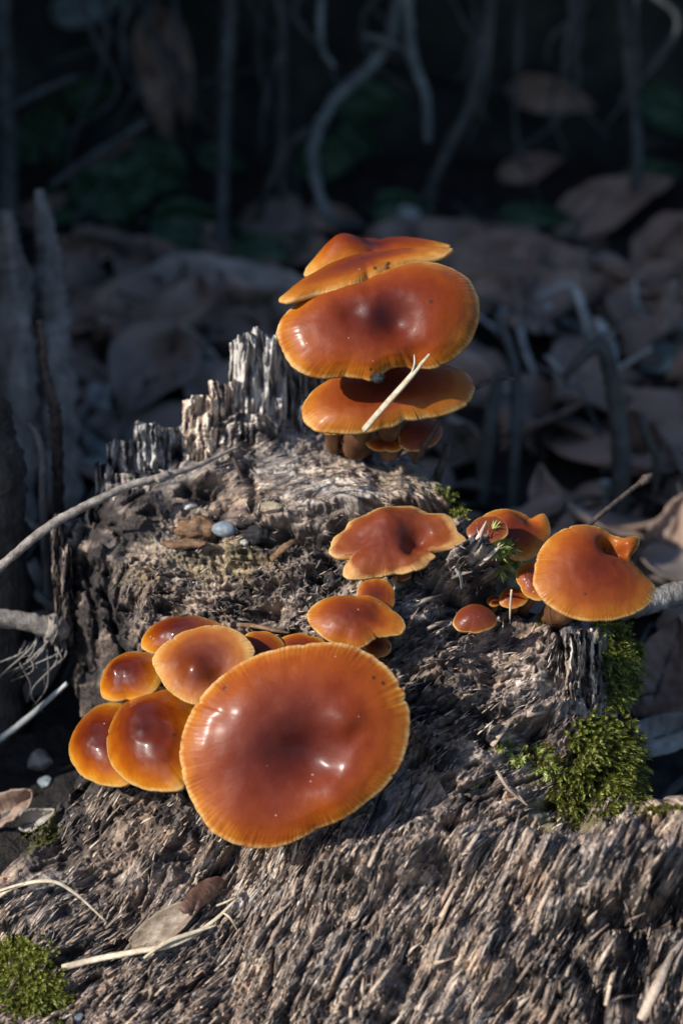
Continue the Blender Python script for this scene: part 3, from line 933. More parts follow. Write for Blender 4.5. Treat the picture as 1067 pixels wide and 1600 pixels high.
def scatter_fibres(n, boxes, Lr, wr, liftr, jitter, seed):
    rng = np.random.default_rng(seed)
    bi = rng.integers(0, len(boxes), n)
    B = np.array(boxes, float)[bi]
    px = B[:, 0] + rng.random(n) * (B[:, 2] - B[:, 0]); py = B[:, 1] + rng.random(n) * (B[:, 3] - B[:, 1])
    P, th, ins = stump_pts(px, py)
    px, py, P, th = px[ins], py[ins], P[ins], th[ins]
    th = th + rng.normal(0, jitter, len(th))
    T, N = stump_dir(px, py, th)
    m = len(px)
    L = rng.uniform(*Lr, m) * rng.uniform(0.6, 1.0, m); w = rng.uniform(*wr, m); lf = rng.uniform(*liftr, m)
    return sliver_geo(P, T, N, L, w, lf, rng)


fib = Join()
fib.add(*scatter_fibres(4200, [(380, 1250, 1090, 1600), (380, 1300, 900, 1500), (0, 1400, 500, 1600)], (.02, .085), (.0013, .0042), (0, .012), .09, 1))
fib.add(*scatter_fibres(1900, [(560, 980, 900, 1240), (90, 1230, 420, 1480)], (.015, .06), (.001, .0032), (0, .010), .2, 2))
fib.add(*scatter_fibres(1700, [(420, 840, 800, 1000), (200, 880, 520, 980), (300, 790, 700, 860)], (.01, .045), (.0009, .0028), (0, .016), .7, 3))
fib.add(*scatter_fibres(800, [(350, 690, 690, 790)], (.02, .08), (.0008, .0024), (0, .005), .15, 4))
Vf = np.vstack(fib.V)
tone = np.repeat(RNG.normal(0.60, 0.17, len(Vf) // 9 + 1), 9)[:len(Vf)]
fa = dict(streak=np.clip(tone, 0.05, 1), grey=np.repeat(np.clip(RNG.normal(.25, .25, len(Vf) // 9 + 1), 0, 1), 9)[:len(Vf)], ochre=np.zeros(len(Vf)),
          damp_shade=np.repeat((RNG.random(len(Vf) // 9 + 1) < .15) * 0.6, 9)[:len(Vf)], algae=np.zeros(len(Vf)))
fo = obj("wood_fibres", mesh_np("wood_fibres", Vf - STUMP_O, np.vstack(fib.q), np.vstack(fib.t), [M_WOOD], True, fa), stump)
tag(fo, kind='stuff')
# larger torn splinters that can be picked out one by one: (x, y, angle, length, width)
rng = np.random.default_rng(5)
bigs = [(590, 1345, 72, .16, .007), (700, 1500, 28, .13, .008), (735, 1495, 28, .10, .005), (585, 1360, 70, .12, .006), (840, 1120, 20, .14, .012), (780, 1150, 60, .10, .009),
        (800, 1235, -48, .10, .005), (690, 1330, 55, .10, .006), (1020, 1560, 62, .2, .016), (1045, 1500, 60, .14, .010), (960, 1560, 30, .1, .007),
        (840, 1430, 82, .14, .008), (600, 1500, 66, .12, .008), (500, 1450, 64, .11, .007), (655, 970, 42, .12, .008), (680, 985, 38, .10, .007), (640, 990, 50, .09, .006),
        (660, 950, 30, .10, .007), (745, 865, 30, .12, .012), (760, 880, 35, .10, .010), (715, 905, 20, .09, .008), (610, 1300, 56, .09, .006)]
for q_ in range(95):
    bigs.append((rng.uniform(420, 1060), rng.uniform(1290, 1590), None, rng.uniform(.05, .12), rng.uniform(.004, .008)))
for q_ in range(26):
    bigs.append((rng.uniform(420, 1050), rng.uniform(1400, 1580), None, rng.uniform(.10, .19), rng.uniform(.005, .009)))
for (x, y, a, L, w) in bigs:
    P, th, ins = stump_pts(np.array([x]), np.array([y]))
    if a is not None: th = np.array([R(a)])
    else: th = th + rng.normal(0, .14)
    T, N = stump_dir(np.array([x]), np.array([y]), th)
    V, q, t = sliver_geo(P, T, N, np.array([L]), np.array([w]), np.array([rng.uniform(.004, .022)]), rng)
    obj("splinter", mesh_np("splinter", V - STUMP_O, q, t, [M_WOOD], True, fill_attrs(9, rng.uniform(.55, .85), rng.uniform(0, .5))), stump)


# ------------------------------------------------------------------ mushrooms
def cap_profile(pts, n):
    r = np.linspace(0, 1, 400)
    p = np.array(pts, float)
    h = np.interp(r, p[:, 0], p[:, 1])
    ker = np.hanning(61); ker /= ker.sum()
    hp = np.r_[h[1:61][::-1], h, 2 * h[-1] - h[-61:-1][::-1]]
    h = np.convolve(hp, ker, 'same')[60:-60]
    return h


def mushroom(label, c, y, nrm, outline, prof, mat, root, bumps=(), striae=70, wave=0.02, seed=0, stem_r=.035, thick=.05, NT=380, NR=46,
             name="mushroom", stri=1.0, group="velvet mushrooms growing from the stump", root_y=None, lumps=0.007):
    n = unit(nrm)
    C = at(c[0], c[1], y)
    rp = stump_pt(*root) if root_y is None else at(root[0], root[1], root_y)
    O = rp.copy()
    e1 = unit(np.cross([0, 0.2, 1.0], n)); e1 = e1 if e1[0] > 0 else -e1
    e2 = np.cross(n, e1)
    loc = []
    for (px, py) in outline:
        d = ray(px, py)
        t = np.dot(C - CAM, n) / np.dot(d, n)
        p = CAM + d * t - C
        loc.append((p @ e1, p @ e2))
    loc = np.array(loc)
    th = np.arctan2(loc[:, 1], loc[:, 0]); rr = np.hypot(loc[:, 0], loc[:, 1])
    o = np.argsort(th); th, rr = th[o], rr[o]
    T = np.linspace(-math.pi, math.pi, NT, endpoint=False)
    th3 = np.r_[th - 2 * math.pi, th, th + 2 * math.pi]; rr3 = np.r_[rr, rr, rr]
    Rt = np.interp(T, th3, rr3)
    ks = max(3, NT // 45) | 1
    ker = np.hanning(ks + 2)[1:-1]; ker /= ker.sum()
    Rt = np.convolve(np.r_[Rt[-ks:], Rt, Rt[:ks]], ker, 'same')[ks:-ks]
    kb = (NT // 7) | 1
    kr = np.hanning(kb + 2)[1:-1]; kr /= kr.sum()
    Rs = np.convolve(np.r_[Rt[-kb:], Rt, Rt[:kb]], kr, 'same')[kb:-kb]
    Rt = Rt * (1 + 0.006 * pn(T * 14, T * 0 + seed, 300 + seed) + 0.004 * pn(T * 40, T * 0 + seed, 310 + seed))
    rgn = np.random.default_rng(900 + seed)
    if Rt.mean() > 0.08:
        for _ in range(rgn.integers(3, 8)):      # small splits and nicks in the margin
            t0 = rgn.uniform(-math.pi, math.pi); wd = rgn.uniform(.008, .035); dp_ = rgn.uniform(.008, .03)
            dT = (T - t0 + math.pi) % (2 * math.pi) - math.pi
            Rt = Rt * (1 - dp_ * np.exp(-(dT / wd) ** 2))
    Rm = Rt.mean()
    rs = 1 - (1 - np.linspace(0, 1, NR)) ** 1.25
    H = cap_profile(prof, 400)
    hr = np.interp(rs, np.linspace(0, 1, 400), H)
    ph = seed * 1.7
    W = (wave * (np.cos(3 * T + ph) * 0.6 + np.cos(5 * T + 2.1 * ph) * 0.4 + 0.5 * np.cos(9 * T + ph)))[None, :] * (rs ** 3)[:, None]
    Re = Rs[None, :] + (Rt - Rs)[None, :] * (rs ** 4)[:, None]
    X = rs[:, None] * Re * np.cos(T)[None, :]
    Yl = rs[:, None] * Re * np.sin(T)[None, :]
    Z = Rm * (hr[:, None] + W)
    Z = Z + Rm * lumps * 2.0 * fbm(X / Rm * 1.6 + seed, Yl / Rm * 1.6, 320 + seed, 3)
    # local hollows and swellings given at measured points
    for (bx, by, br, ba) in bumps:
        d = ray(bx, by); t = np.dot(C - CAM, n) / np.dot(d, n); p = CAM + d * t - C
        bu, bvv = p @ e1, p @ e2
        br_ = br * KPX * t
        Z = Z + ba * np.exp(-((X - bu) ** 2 + (Yl - bvv) ** 2) / (br_ ** 2))
    tw = T + 0.05 * pn(T * 6, T * 0 + 3.3, 330 + seed)
    ripple = np.cos(round(striae * 1.45) * tw + 1.6 * pn(T * 9, T * 0, 335 + seed))
    depthmod = np.clip(0.62 + 0.9 * pn(T * 3.2, T * 0 + seed, 336) + 0.35 * pn(T * 13, T * 0 + seed, 339), 0.08, 1.1)
    rimw = sstep(0.78, 1.0, rs[:, None] + 0.07 * pn(T * 7, T * 0 + 8, 337 + seed)[None, :] + 0.03 * pn(T * 25, T * 0 + 8, 338 + seed)[None, :])
    Z = Z + Rm * 0.0045 * stri * rimw * (ripple * depthmod)[None, :]
    top = C + X[..., None] * e1 + Yl[..., None] * e2 + Z[..., None] * n
    # underside follows the top, thin at the rim
    ru = np.array([1.004, 0.985, 0.94, 0.85, 0.7, 0.5, 0.3, 0.12])
    tk = thick * np.array([0.14, 0.22, 0.3, 0.42, 0.6, 0.85, 1.0, 1.05])
    zi = np.array([[np.interp(min(r_, 1), rs, Z[:, j]) for j in range(NT)] for r_ in ru])
    Ru = Rs[None, :] + (Rt - Rs)[None, :] * (ru ** 4)[:, None]
    Xu = ru[:, None] * Ru * np.cos(T)[None, :]; Yu = ru[:, None] * Ru * np.sin(T)[None, :]
    und = C + Xu[..., None] * e1 + Yu[..., None] * e2 + (zi - tk[:, None])[..., None] * n
    V = np.vstack([top.reshape(-1, 3), und.reshape(-1, 3)])
    q = grid_quads(NT, NR + len(ru), wrap=True)
    rad = np.r_[np.repeat(rs, NT), np.repeat(np.full(len(ru), 0.97), NT)]
    sv = (rimw * np.clip(-ripple * 1.1 * depthmod, 0, 1)[None, :] * 0.75).ravel() * stri
    sv = np.r_[sv, np.zeros(len(ru) * NT)]
    m = thing(name, O, label, "mushroom", group)
    cap_o = obj("cap", mesh_np("cap", V - O, q, None, [mat], attrs=dict(rad=rad, stri=sv)), m)
    # gills
    ng = 90
    Tg = np.linspace(-math.pi, math.pi, ng * 2, endpoint=False)
    Rg = np.minimum(np.interp(Tg, np.r_[T, math.pi], np.r_[Rt, Rt[0]]), np.interp(Tg, np.r_[T, math.pi], np.r_[Rs, Rs[0]]))
    rg = np.array([0.955, 0.85, 0.68, 0.48, 0.30, 0.14])
    dp = np.array([0.02, 0.07, 0.10, 0.11, 0.09, 0.05]) * Rm
    zt = np.zeros((len(rg), ng * 2))
    for a_, r_ in enumerate(rg):
        zr = np.array([np.interp(r_, rs, Z[:, int(j * NT / (2 * ng)) % NT]) for j in range(2 * ng)])
        base_t = np.interp(r_, ru[::-1], tk[::-1]) * 0.9
        zt[a_] = zr - base_t - np.where(np.arange(2 * ng) % 2 == 0, dp[a_], 0.0)
    Vg = C + (rg[:, None] * (Rg * np.cos(Tg))[None, :])[..., None] * e1 + (rg[:, None] * (Rg * np.sin(Tg))[None, :])[..., None] * e2 + zt[..., None] * n
    obj("gills", mesh_np("gills", Vg.reshape(-1, 3) - O, grid_quads(2 * ng, len(rg), wrap=True), None, [M_GILL], False), cap_o)
    # stem
    z0 = float(Z[0].mean())
    S0 = C + n * (z0 - thick * 0.8)
    d = np.linalg.norm(S0 - rp)
    inw = -DDIR
    P = [S0, S0 - n * 0.35 * d, rp - inw * 0.22 * d + np.array([0, 0, -0.05 * d]), rp + inw * 0.035]
    Vt, qt, tt = tube_geo(P, [stem_r * 1.15, stem_r, stem_r * 0.95, stem_r * 1.05], sides=16, n=26, rough=0.10, seed=seed)
    obj("stem", mesh_np("stem", Vt - O, qt, tt, [M_STEM]), m)
    return m


DOME = [(0, .34), (.3, .31), (.55, .24), (.78, .12), (.92, .03), (1, -.04)]
LOW = [(0, .16), (.35, .155), (.6, .125), (.8, .07), (.93, .015), (1, -.03)]
HIGH = [(0, .52), (.3, .47), (.55, .35), (.78, .18), (.92, .05), (1, -.05)]
FUNNEL = [(0, -.10), (.2, -.075), (.42, .00), (.62, .06), (.8, .065), (.92, .03), (1, -.02)]

mushroom("largest mushroom, round orange-brown cap with dark sunken centre and pleated amber rim", (462, 1164), -.50, (-.06, -.82, .57),
         [(280, 1181), (281, 1160), (290, 1128), (304, 1101), (330, 1069), (368, 1039), (405, 1021), (432, 1014), (475, 1006), (512, 1003), (549, 1007), (581, 1023), (608, 1045), (627, 1072), (638, 1106), (640, 1133), (635, 1165), (624, 1197), (603, 1226), (571, 1253), (539, 1277), (496, 1293), (464, 1312), (432, 1323), (400, 1325), (362, 1317), (330, 1299), (314, 1277), (298, 1250), (288, 1224)],
         [(0, .05), (.15, .07), (.35, .105), (.58, .10), (.78, .06), (.92, .0), (1, -.055)], M_CAP, (455, 1120), [(492, 1192, 46, -.034), (540, 1128, 26, .014), (556, 1150, 16, -.008), (420, 1120, 60, .01), (520, 1245, 40, .012), (440, 1260, 60, -.008)], 92, .018, 1, .055, .06, 520, 64)
mushroom("shiny amber cap with a torn brown flap, overlapping the biggest mushroom's upper left rim", (318, 1038), -.26, (-.24, -.58, .78),
         [(237, 1031), (245, 1015), (272, 994), (304, 981), (330, 976), (362, 981), (386, 997), (398, 1015), (389, 1037), (357, 1074), (320, 1096), (304, 1100), (277, 1088), (250, 1058)],
         LOW, M_CAPP, (350, 1035), [(310, 1050, 22, .02), (345, 1060, 22, -.02)], 56, .012, 2, .03, .04)
mushroom("glossy dark orange cap at the very top of the left cluster", (284, 994), -.14, (-.20, -.42, .88),
         [(220, 1010), (221, 997), (232, 981), (256, 967), (288, 963), (325, 966), (349, 977), (346, 1000), (293, 1020), (245, 1020)],
         HIGH, M_CAPW, (300, 1000), [], 50, .01, 3, .028, .04, stri=.4)
mushroom("small glossy brown dome with bright highlight, below the left cluster's topmost cap", (203, 1060), -.15, (-.30, -.42, .85),
         [(156, 1074), (159, 1056), (170, 1034), (191, 1020), (218, 1017), (245, 1026), (253, 1058), (245, 1074), (197, 1090), (170, 1093), (159, 1088)],
         HIGH, M_CAPW, (235, 1060), [(185, 1060, 14, .008)], 44, .008, 4, .026, .035, stri=.35)
mushroom("rounded glossy orange cap tucked directly under the biggest mushroom's left rim", (238, 1160), -.30, (-.28, -.44, .85),
         [(166, 1165), (167, 1144), (175, 1122), (191, 1096), (213, 1076), (245, 1069), (277, 1079), (304, 1101), (314, 1144), (288, 1224), (282, 1232), (245, 1234), (213, 1226), (186, 1208), (170, 1186)],
         HIGH, M_CAPW, (290, 1150), [(215, 1130, 22, .010), (260, 1150, 26, -.006)], 58, .01, 5, .032, .04, stri=.7)
mushroom("lowest outer cap of the left cluster, glossy amber dome above dark soil", (158, 1168), -.20, (-.30, -.42, .85),
         [(107, 1173), (111, 1149), (127, 1122), (149, 1101), (175, 1095), (205, 1105), (218, 1130), (218, 1170), (200, 1224), (170, 1226), (143, 1218), (117, 1197)],
         HIGH, M_CAPW, (215, 1165), [], 54, .008, 6, .028, .04, stri=.6)
mushroom("small amber cap squeezed between the torn flap cap and the biggest mushroom", (412, 1014), -.18, (-.05, -.62, .78),
         [(378, 1012), (385, 990), (405, 986), (430, 992), (445, 1008), (440, 1030), (405, 1036)], DOME, M_CAPA, (420, 1010), [], 40, .01, 7, .02, .03, 200, 30, stri=.3)
mushroom("flat brown cap peeping over the biggest mushroom's top rim", (466, 1018), -.17, (.02, -.60, .80),
         [(418, 1018), (435, 1000), (455, 991), (485, 993), (510, 1003), (505, 1030), (465, 1040), (430, 1035)], DOME, M_CAP, (470, 1005), [], 40, .01, 8, .02, .03, 200, 30, stri=.3)
mushroom("mid-sized orange cap with ragged torn front edge below the wavy-lobed mushroom", (556, 968), -.23, (-.05, -.52, .85),
         [(479, 957), (488, 946), (511, 933), (533, 929), (556, 931), (587, 934), (612, 951), (629, 965), (634, 978), (626, 991), (612, 999), (603, 992), (598, 996), (592, 989), (588, 995), (584, 990), (580, 1000), (575, 1005), (561, 1012), (539, 1006), (511, 999), (494, 985), (482, 971)],
         DOME, M_CAPA, (560, 955), [(590, 965, 20, -.012)], 60, .02, 9, .026, .035, 360)
mushroom("small upright amber lobe behind the cap with the ragged torn edge", (588, 930), -.16, (.12, -.70, .66),
         [(557, 931), (560, 917), (567, 909), (581, 905), (601, 906), (613, 917), (617, 934), (612, 952), (590, 958), (566, 950)], LOW, M_CAPA, (590, 945), [], 34, .03, 10, .018, .025, 200, 30)
mushroom("tiny amber cap below the ragged torn edge", (590, 1010), -.20, (.10, -.62, .72),
         [(566, 1005), (580, 992), (600, 996), (611, 1006), (611, 1016), (596, 1026), (575, 1022)], DOME, M_CAPA, (595, 1005), [], 30, .02, 11, .016, .025, 200, 30)
mushroom("wavy-lobed dull brown cap with a deep fold, lying on the torn wood ledge", (612, 850), -.04, (-.08, -.46, .87),
         [(513, 864), (516, 850), (521, 838), (539, 825), (544, 815), (572, 802), (601, 795), (629, 791), (651, 792), (668, 799), (699, 805), (709, 813), (714, 829), (730, 842), (716, 852), (700, 858), (684, 866), (676, 858), (667, 862), (671, 874), (663, 885), (651, 891), (617, 893), (586, 899), (560, 905), (544, 906), (535, 898), (539, 882), (553, 868), (530, 872)],
         [(0, .26), (.35, .25), (.6, .19), (.8, .10), (.93, .03), (1, -.02)], M_CAPD, (630, 880),
         [(653, 843, 22, -.055), (640, 862, 12, -.02), (690, 830, 20, -.012), (560, 850, 26, -.012), (600, 815, 26, .02), (690, 810, 16, .012)], 50, .035, 12, .03, .04, 400, 54, stri=.35, lumps=.014)
mushroom("tiny round brown bud under the wavy-lobed mushroom", (628, 896), -.03, (0, -.5, .86),
         [(615, 896), (620, 889), (630, 887), (640, 892), (642, 900), (632, 906), (620, 904)], HIGH, M_CAPD, (632, 900), [], 20, .01, 13, .012, .015, 120, 24, stri=.2)
mushroom("orange cap with raised ragged back edge behind the pale moss sprig", (800, 838), .06, (.10, -.50, .85),
         [(735, 830), (740, 815), (754, 806), (775, 795), (800, 796), (817, 801), (830, 809), (849, 802), (856, 813), (860, 831), (853, 848), (838, 866), (821, 875), (803, 873), (785, 860), (755, 850)],
         DOME, M_CAPA, (790, 862), [(828, 818, 12, -.015), (850, 812, 16, .008), (790, 815, 18, .012)], 56, .02, 14, .026, .035)
mushroom("small reddish-brown cap leaning over the moss sprig on the ledge", (760, 829), -.02, (-.08, -.58, .81),
         [(728, 829), (736, 818), (764, 807), (775, 805), (790, 817), (793, 834), (775, 846), (750, 846), (733, 841)], LOW, M_CAPD, (765, 850), [], 36, .02, 15, .02, .025, 200, 30, stri=.3)
mushroom("large smooth orange cap with a folded notch, jutting out past the ledge over hanging moss", (925, 897), -.16, (.12, -.62, .78),
         [(833, 912), (836, 890), (838, 872), (849, 850), (874, 830), (902, 821), (930, 822), (955, 834), (975, 842), (999, 837), (999, 846), (995, 858), (984, 868), (990, 880), (1008, 898), (1024, 915), (1019, 937), (1001, 953), (973, 963), (937, 968), (902, 965), (870, 953), (845, 933)],
         [(0, .30), (.35, .28), (.6, .20), (.8, .10), (.93, .025), (1, -.035)], M_CAPA, (868, 962),
         [(950, 857, 16, -.05), (985, 848, 20, .012), (968, 866, 10, -.03), (900, 850, 40, .015)], 84, .01, 16, .036, .045, 440, 54)
mushroom("small amber cap half hidden beneath the smooth notched cap", (832, 908), -.03, (.0, -.62, .78),
         [(807, 890), (820, 880), (840, 877), (856, 890), (858, 920), (844, 938), (828, 934), (813, 915)], DOME, M_CAPA, (815, 952), [], 36, .01, 17, .018, .03, 200, 30, stri=.5)
mushroom("little amber cap crossed by a thin pale stalk, under the ledge moss", (802, 933), -.01, (-.05, -.55, .83),
         [(780, 932), (785, 923), (803, 917), (819, 924), (825, 936), (811, 947), (792, 949), (781, 944)], DOME, M_CAPA, (800, 955), [], 32, .01, 18, .014, .02, 160, 26, stri=.6)
mushroom("tiniest cap wedged between the little dome and the small amber caps", (771, 938), .00, (-.05, -.55, .83),
         [(760, 938), (765, 932), (776, 931), (783, 938), (779, 945), (766, 946)], DOME, M_CAPA, (772, 950), [], 24, .01, 19, .009, .015, 120, 24, stri=.5)
mushroom("little brown dome with striped hem standing alone on the cut wood edge", (741, 967), -.16, (-.03, -.48, .87),
         [(707, 974), (711, 962), (725, 948), (743, 943), (761, 949), (775, 963), (774, 975), (757, 984), (732, 986), (715, 984)], HIGH, M_CAPD, (743, 985), [], 46, .01, 20, .02, .03, 220, 36, stri=.8)
# the upper tier
mushroom("broad upper orange cap with a central dimple and scalloped rim", (592, 500), .26, (.0, -.70, .71),
         [(431, 517), (437, 497), (454, 478), (482, 458), (524, 446), (569, 434), (598, 421), (631, 409), (668, 407), (709, 417), (734, 434), (748, 466), (748, 497), (732, 534), (705, 558), (680, 570), (668, 571), (655, 566), (647, 572), (636, 566), (623, 569), (608, 572), (598, 579), (579, 591), (565, 587), (536, 583), (482, 583), (458, 571), (441, 542)],
         [(0, .19), (.18, .20), (.4, .21), (.62, .175), (.8, .10), (.93, .0), (1, -.09)], M_CAP, (560, 690),
         [(548, 496, 22, -.014), (620, 512, 30, -.032), (580, 500, 18, .006), (648, 555, 22, -.02), (690, 470, 60, .015)], 90, .025, 21, .034, .05, 500, 60, root_y=.47)
mushroom("upper cap folded like a lip between the broad upper cap and the topmost cap", (570, 414), .405, (-.14, -.06, .99),
         [(433, 466), (452, 470), (474, 462), (495, 455), (536, 447), (573, 430), (606, 414), (647, 405), (689, 399), (709, 384), (685, 384), (640, 390), (600, 396), (560, 400), (520, 412), (480, 432), (445, 454)],
         [(0, .19), (.35, .185), (.6, .155), (.8, .10), (.93, .02), (1, -.07)], M_CAPA, (545, 690), [], 80, .02, 22, .022, .05, 440, 46, root_y=.55)
mushroom("topmost reddish orange cap with rounded crown at the very top of the stump", (588, 392), .62, (-.10, -.05, .99),
         [(474, 432), (480, 418), (510, 402), (550, 390), (600, 383), (650, 379), (690, 378), (706, 382), (690, 389), (640, 397), (580, 408), (520, 422)],
         [(0, .36), (.35, .34), (.6, .28), (.8, .17), (.93, .06), (1, -.02)], M_CAP, (575, 690), [(535, 405, 40, .04), (590, 395, 26, -.015)], 70, .015, 23, .025, .03, 360, 46, root_y=.60, stri=.4)
mushroom("flat orange cap in the shade right under the broad upper cap", (606, 618), .30, (-.04, -.42, .91),
         [(471, 633), (474, 653), (495, 670), (528, 672), (565, 671), (598, 664), (631, 652), (664, 648), (705, 639), (730, 625), (742, 602), (732, 582), (705, 570), (664, 563), (606, 560), (544, 575), (515, 590), (482, 616)],
         [(0, .24), (.35, .25), (.6, .22), (.8, .14), (.93, .04), (1, -.06)], M_CAPA, (610, 695), [(590, 590, 26, -.02)], 88, .02, 24, .03, .04, 460, 50, root_y=.43)
mushroom("small brown cap at the foot of the upper mushrooms beside a dark twig", (657, 677), .36, (.12, -.50, .85),
         [(623, 684), (629, 666), (645, 656), (668, 652), (684, 658), (691, 672), (684, 688), (664, 699), (639, 703), (625, 696)], DOME, M_CAPD, (650, 703), [], 40, .015, 25, .02, .03, 220, 34, root_y=.42)
mushroom("tiny flat amber cap at the foot of the upper mushrooms on the wood edge", (602, 693), .34, (-.03, -.36, .93),
         [(571, 692), (581, 686), (600, 684), (620, 686), (634, 693), (628, 700), (602, 702), (580, 700)], LOW, M_CAPA, (604, 706), [], 40, .015, 26, .016, .02, 200, 30, root_y=.40, stri=.5)
mushroom("stunted brown button beside the grey splintered wood under the upper caps", (517, 668), .40, (-.1, -.45, .88),
         [(500, 668), (507, 660), (520, 657), (532, 664), (534, 673), (518, 677), (504, 675)], DOME, M_CAPD, (519, 692), [], 30, .01, 27, .018, .02, 140, 24, root_y=.46, stri=.2)


# ------------------------------------------------------------------ loose things lying on the stump
def lump_thing(name, label, cat, c, size, mat, seed, y=None, amp=0.16, sink=0.35, facet=False, group=None, rot=0.0, on_ground=False, fibre=0):
    """small stone / chip: an uneven closed ball, resting on what lies below"""
    nu, nv = 28, 18
    a = np.arange(nu) * 2 * math.pi / nu
    b = np.linspace(-math.pi / 2 + .08, math.pi / 2 - .08, nv)
    Aa, Bb = np.meshgrid(a, b)
    D = np.stack([np.cos(Bb) * np.cos(Aa), np.cos(Bb) * np.sin(Aa), np.sin(Bb)], -1)
    if facet:
        rr = np.full(Aa.shape, 9.0)
        rg = np.random.default_rng(seed)
        for _ in range(14):
            nn = unit(rg.normal(size=3)); dd = rg.uniform(.72, 1.0)
            dt = D @ nn
            rr = np.minimum(rr, np.where(dt > .05, dd / np.maximum(dt, .05), 9))
        rr = np.minimum(rr, 1.25)
    else:
        rr = 1 + amp * pn(D[..., 0] * 1.4 + seed, D[..., 1] * 1.4 + D[..., 2] * 1.1, 400 + seed)
    rr = rr + 0.05 * pn(D[..., 0] * 5 + seed, D[..., 1] * 5 + 3 * D[..., 2], 410 + seed)
    if fibre:
        rr = rr + fibre * (0.4 - np.abs(pn(D[..., 0] * 1.2, D[..., 1] * 7 + D[..., 2] * 7, 415 + seed)))
    P = D * rr[..., None] * np.array(size)
    cr, sr = math.cos(rot), math.sin(rot)
    P = np.stack([P[..., 0] * cr - P[..., 1] * sr, P[..., 0] * sr + P[..., 1] * cr, P[..., 2]], -1)
    if on_ground:
        g = np.array(c, float)
    elif y is None:
        g = stump_pt(*c)
    else:
        g = at(c[0], c[1], y)
    V = P.reshape(-1, 3)
    V = np.vstack([V, [0, 0, -size[2] * .98], [0, 0, size[2] * .98]])
    i = np.arange(nu); n = nu * nv
    t = np.vstack([np.stack([np.full(nu, n), (i + 1) % nu, i], -1), np.stack([np.full(nu, n + 1), (nv - 1) * nu + i, (nv - 1) * nu + (i + 1) % nu], -1)])
    o = obj(name, mesh_np(name, V, grid_quads(nu, nv, wrap=True), t, [mat], not facet), None, g + np.array([0, 0, size[2] * (1 - 2 * sink)]))
    return tag(o, label, cat, group)


lump_thing("pebble", "smooth oval blue-grey pebble lying on the upper stump", "pebble", (352, 834), (.031, .024, .019), M_PEB_G, 1, amp=.05, sink=.2)
lump_thing("wood_chip", "chunky rust-brown wood chip beside the blue-grey pebble", "wood chip", (304, 832), (.046, .032, .028), M_CHIP, 2, amp=.3, sink=.2, fibre=.5)
lump_thing("wood_chip", "flat dark wood flake in front of the rust-brown chip", "wood chip", (290, 852), (.052, .02, .009), M_CHIP, 3, amp=.2, sink=.2, fibre=.4)
lump_thing("stone", "tiny whitish stone above the rust-brown wood chip", "stone", (294, 791), (.019, .013, .009), M_PEB_W, 4, sink=.2, facet=True)
lump_thing("wood_chip", "small pale tan wood chip near the top of the stump", "wood chip", (424, 807), (.029, .018, .013), M_CHIP_P, 5, sink=.2, facet=True)
lump_thing("soil_clod", "crumbly black clod of soil right of the blue-grey pebble", "clod", (401, 842), (.032, .026, .026), M_PEB_D, 6, amp=.35, sink=.25)
lump_thing("stone", "tiny round pale stone touching the black soil clod", "stone", (382, 852), (.011, .01, .008), M_PEB_W, 16, sink=.2)


def blade(name, label, cat, pts, w, mat, lift=0.012, ys=None, group=None, n=26, flat=.45, sides=6, taper=(1, 1, .9, .4), rough=.1, seed=0, parent=None, origin=None):
    P = []
    for k_, p in enumerate(pts):
        if ys is None:
            q_ = stump_top(p[0], p[1]) + DDIR * (p[2] if len(p) > 2 else lift)
        else:
            q_ = at(p[0], p[1], ys[k_])
        P.append(q_)
    o = tube(name, P, [w * t_ for t_ in taper], mat, parent, origin, sides=sides, n=n, flat=flat, rough=rough, seed=seed)
    if label: tag(o, label, cat, group)
    return o


# long dry stalk across the left of the stump
st = thing("dry_stalk", at(-60, 925, .05), "long dry grey stalk leaning in from the side onto the upper stump", "twig")
O = at(-60, 925, .05)
tube("stalk", [at(-330, 1090, -.1), at(-60, 930, .02), at(60, 835, .12), at(110, 803, .16), at(200, 760, .24), at(256, 744, .28), at(310, 727, .33), at(372, 698, .42)],
     [.012, .0115, .0115, .0115, .0098, .0092, .007, .0035], M_TWIG, st, O, sides=12, n=90, rough=.22, seed=3)
tube("knot", [at(245, 751, .255), at(262, 741, .28)], [.0105, .012], M_TWIG, st, O, sides=10, n=8, rough=.3)
blade("dry_tendril", "short curled dry tendril hanging from the end of the long dry stalk", "tendril", [(352, 706, .03), (368, 728, .012), (376, 745, .008), (384, 765, .004)], .006, M_BARKTWIG)
# straw lying over the upper caps
s_ = thing("split_straw", at(572, 668, .13), "pale split straw leaning against the broad upper cap's notched rim", "straw")
O = at(572, 668, .13)
tube("stem", [at(568, 672, .13), at(600, 635, .10), at(640, 590, .09), at(671, 553, .115)], [.009, .0085, .0075, .003], M_STRAW, s_, O, sides=6, n=24, flat=.5)
tube("strand", [at(640, 591, .093), at(647, 570, .095), at(647, 554, .11)], [.004, .003, .0015], M_STRAW, s_, O, sides=5, n=12, flat=.6)
lump_thing("soil_crumb", "black crumb of soil wedged between the broad upper cap and the shaded cap below", "crumb", (590, 590), (.017, .012, .013), M_PEB_D, 8, y=.10, amp=.3, sink=.5)
tw = thing("thin_twig", at(648, 716, .33), "thin dark twig rising beside the small foot mushroom, pale tip past the caps", "twig")
O = at(648, 716, .33)
tube("stem", [at(648, 722, .36), at(668, 690, .30), at(688, 655, .30), at(715, 630, .36), at(742, 607, .42), at(772, 594, .44), at(804, 592, .45)],
     [.009, .008, .007, .0065, .0065, .005, .003], M_BARKTWIG, tw, O, sides=7, n=40, rough=.2)
sb = thing("broken_twig", at(683, 760, .42), "short broken brown twig stub standing behind the stump's top edge", "twig")
O = at(683, 760, .42)
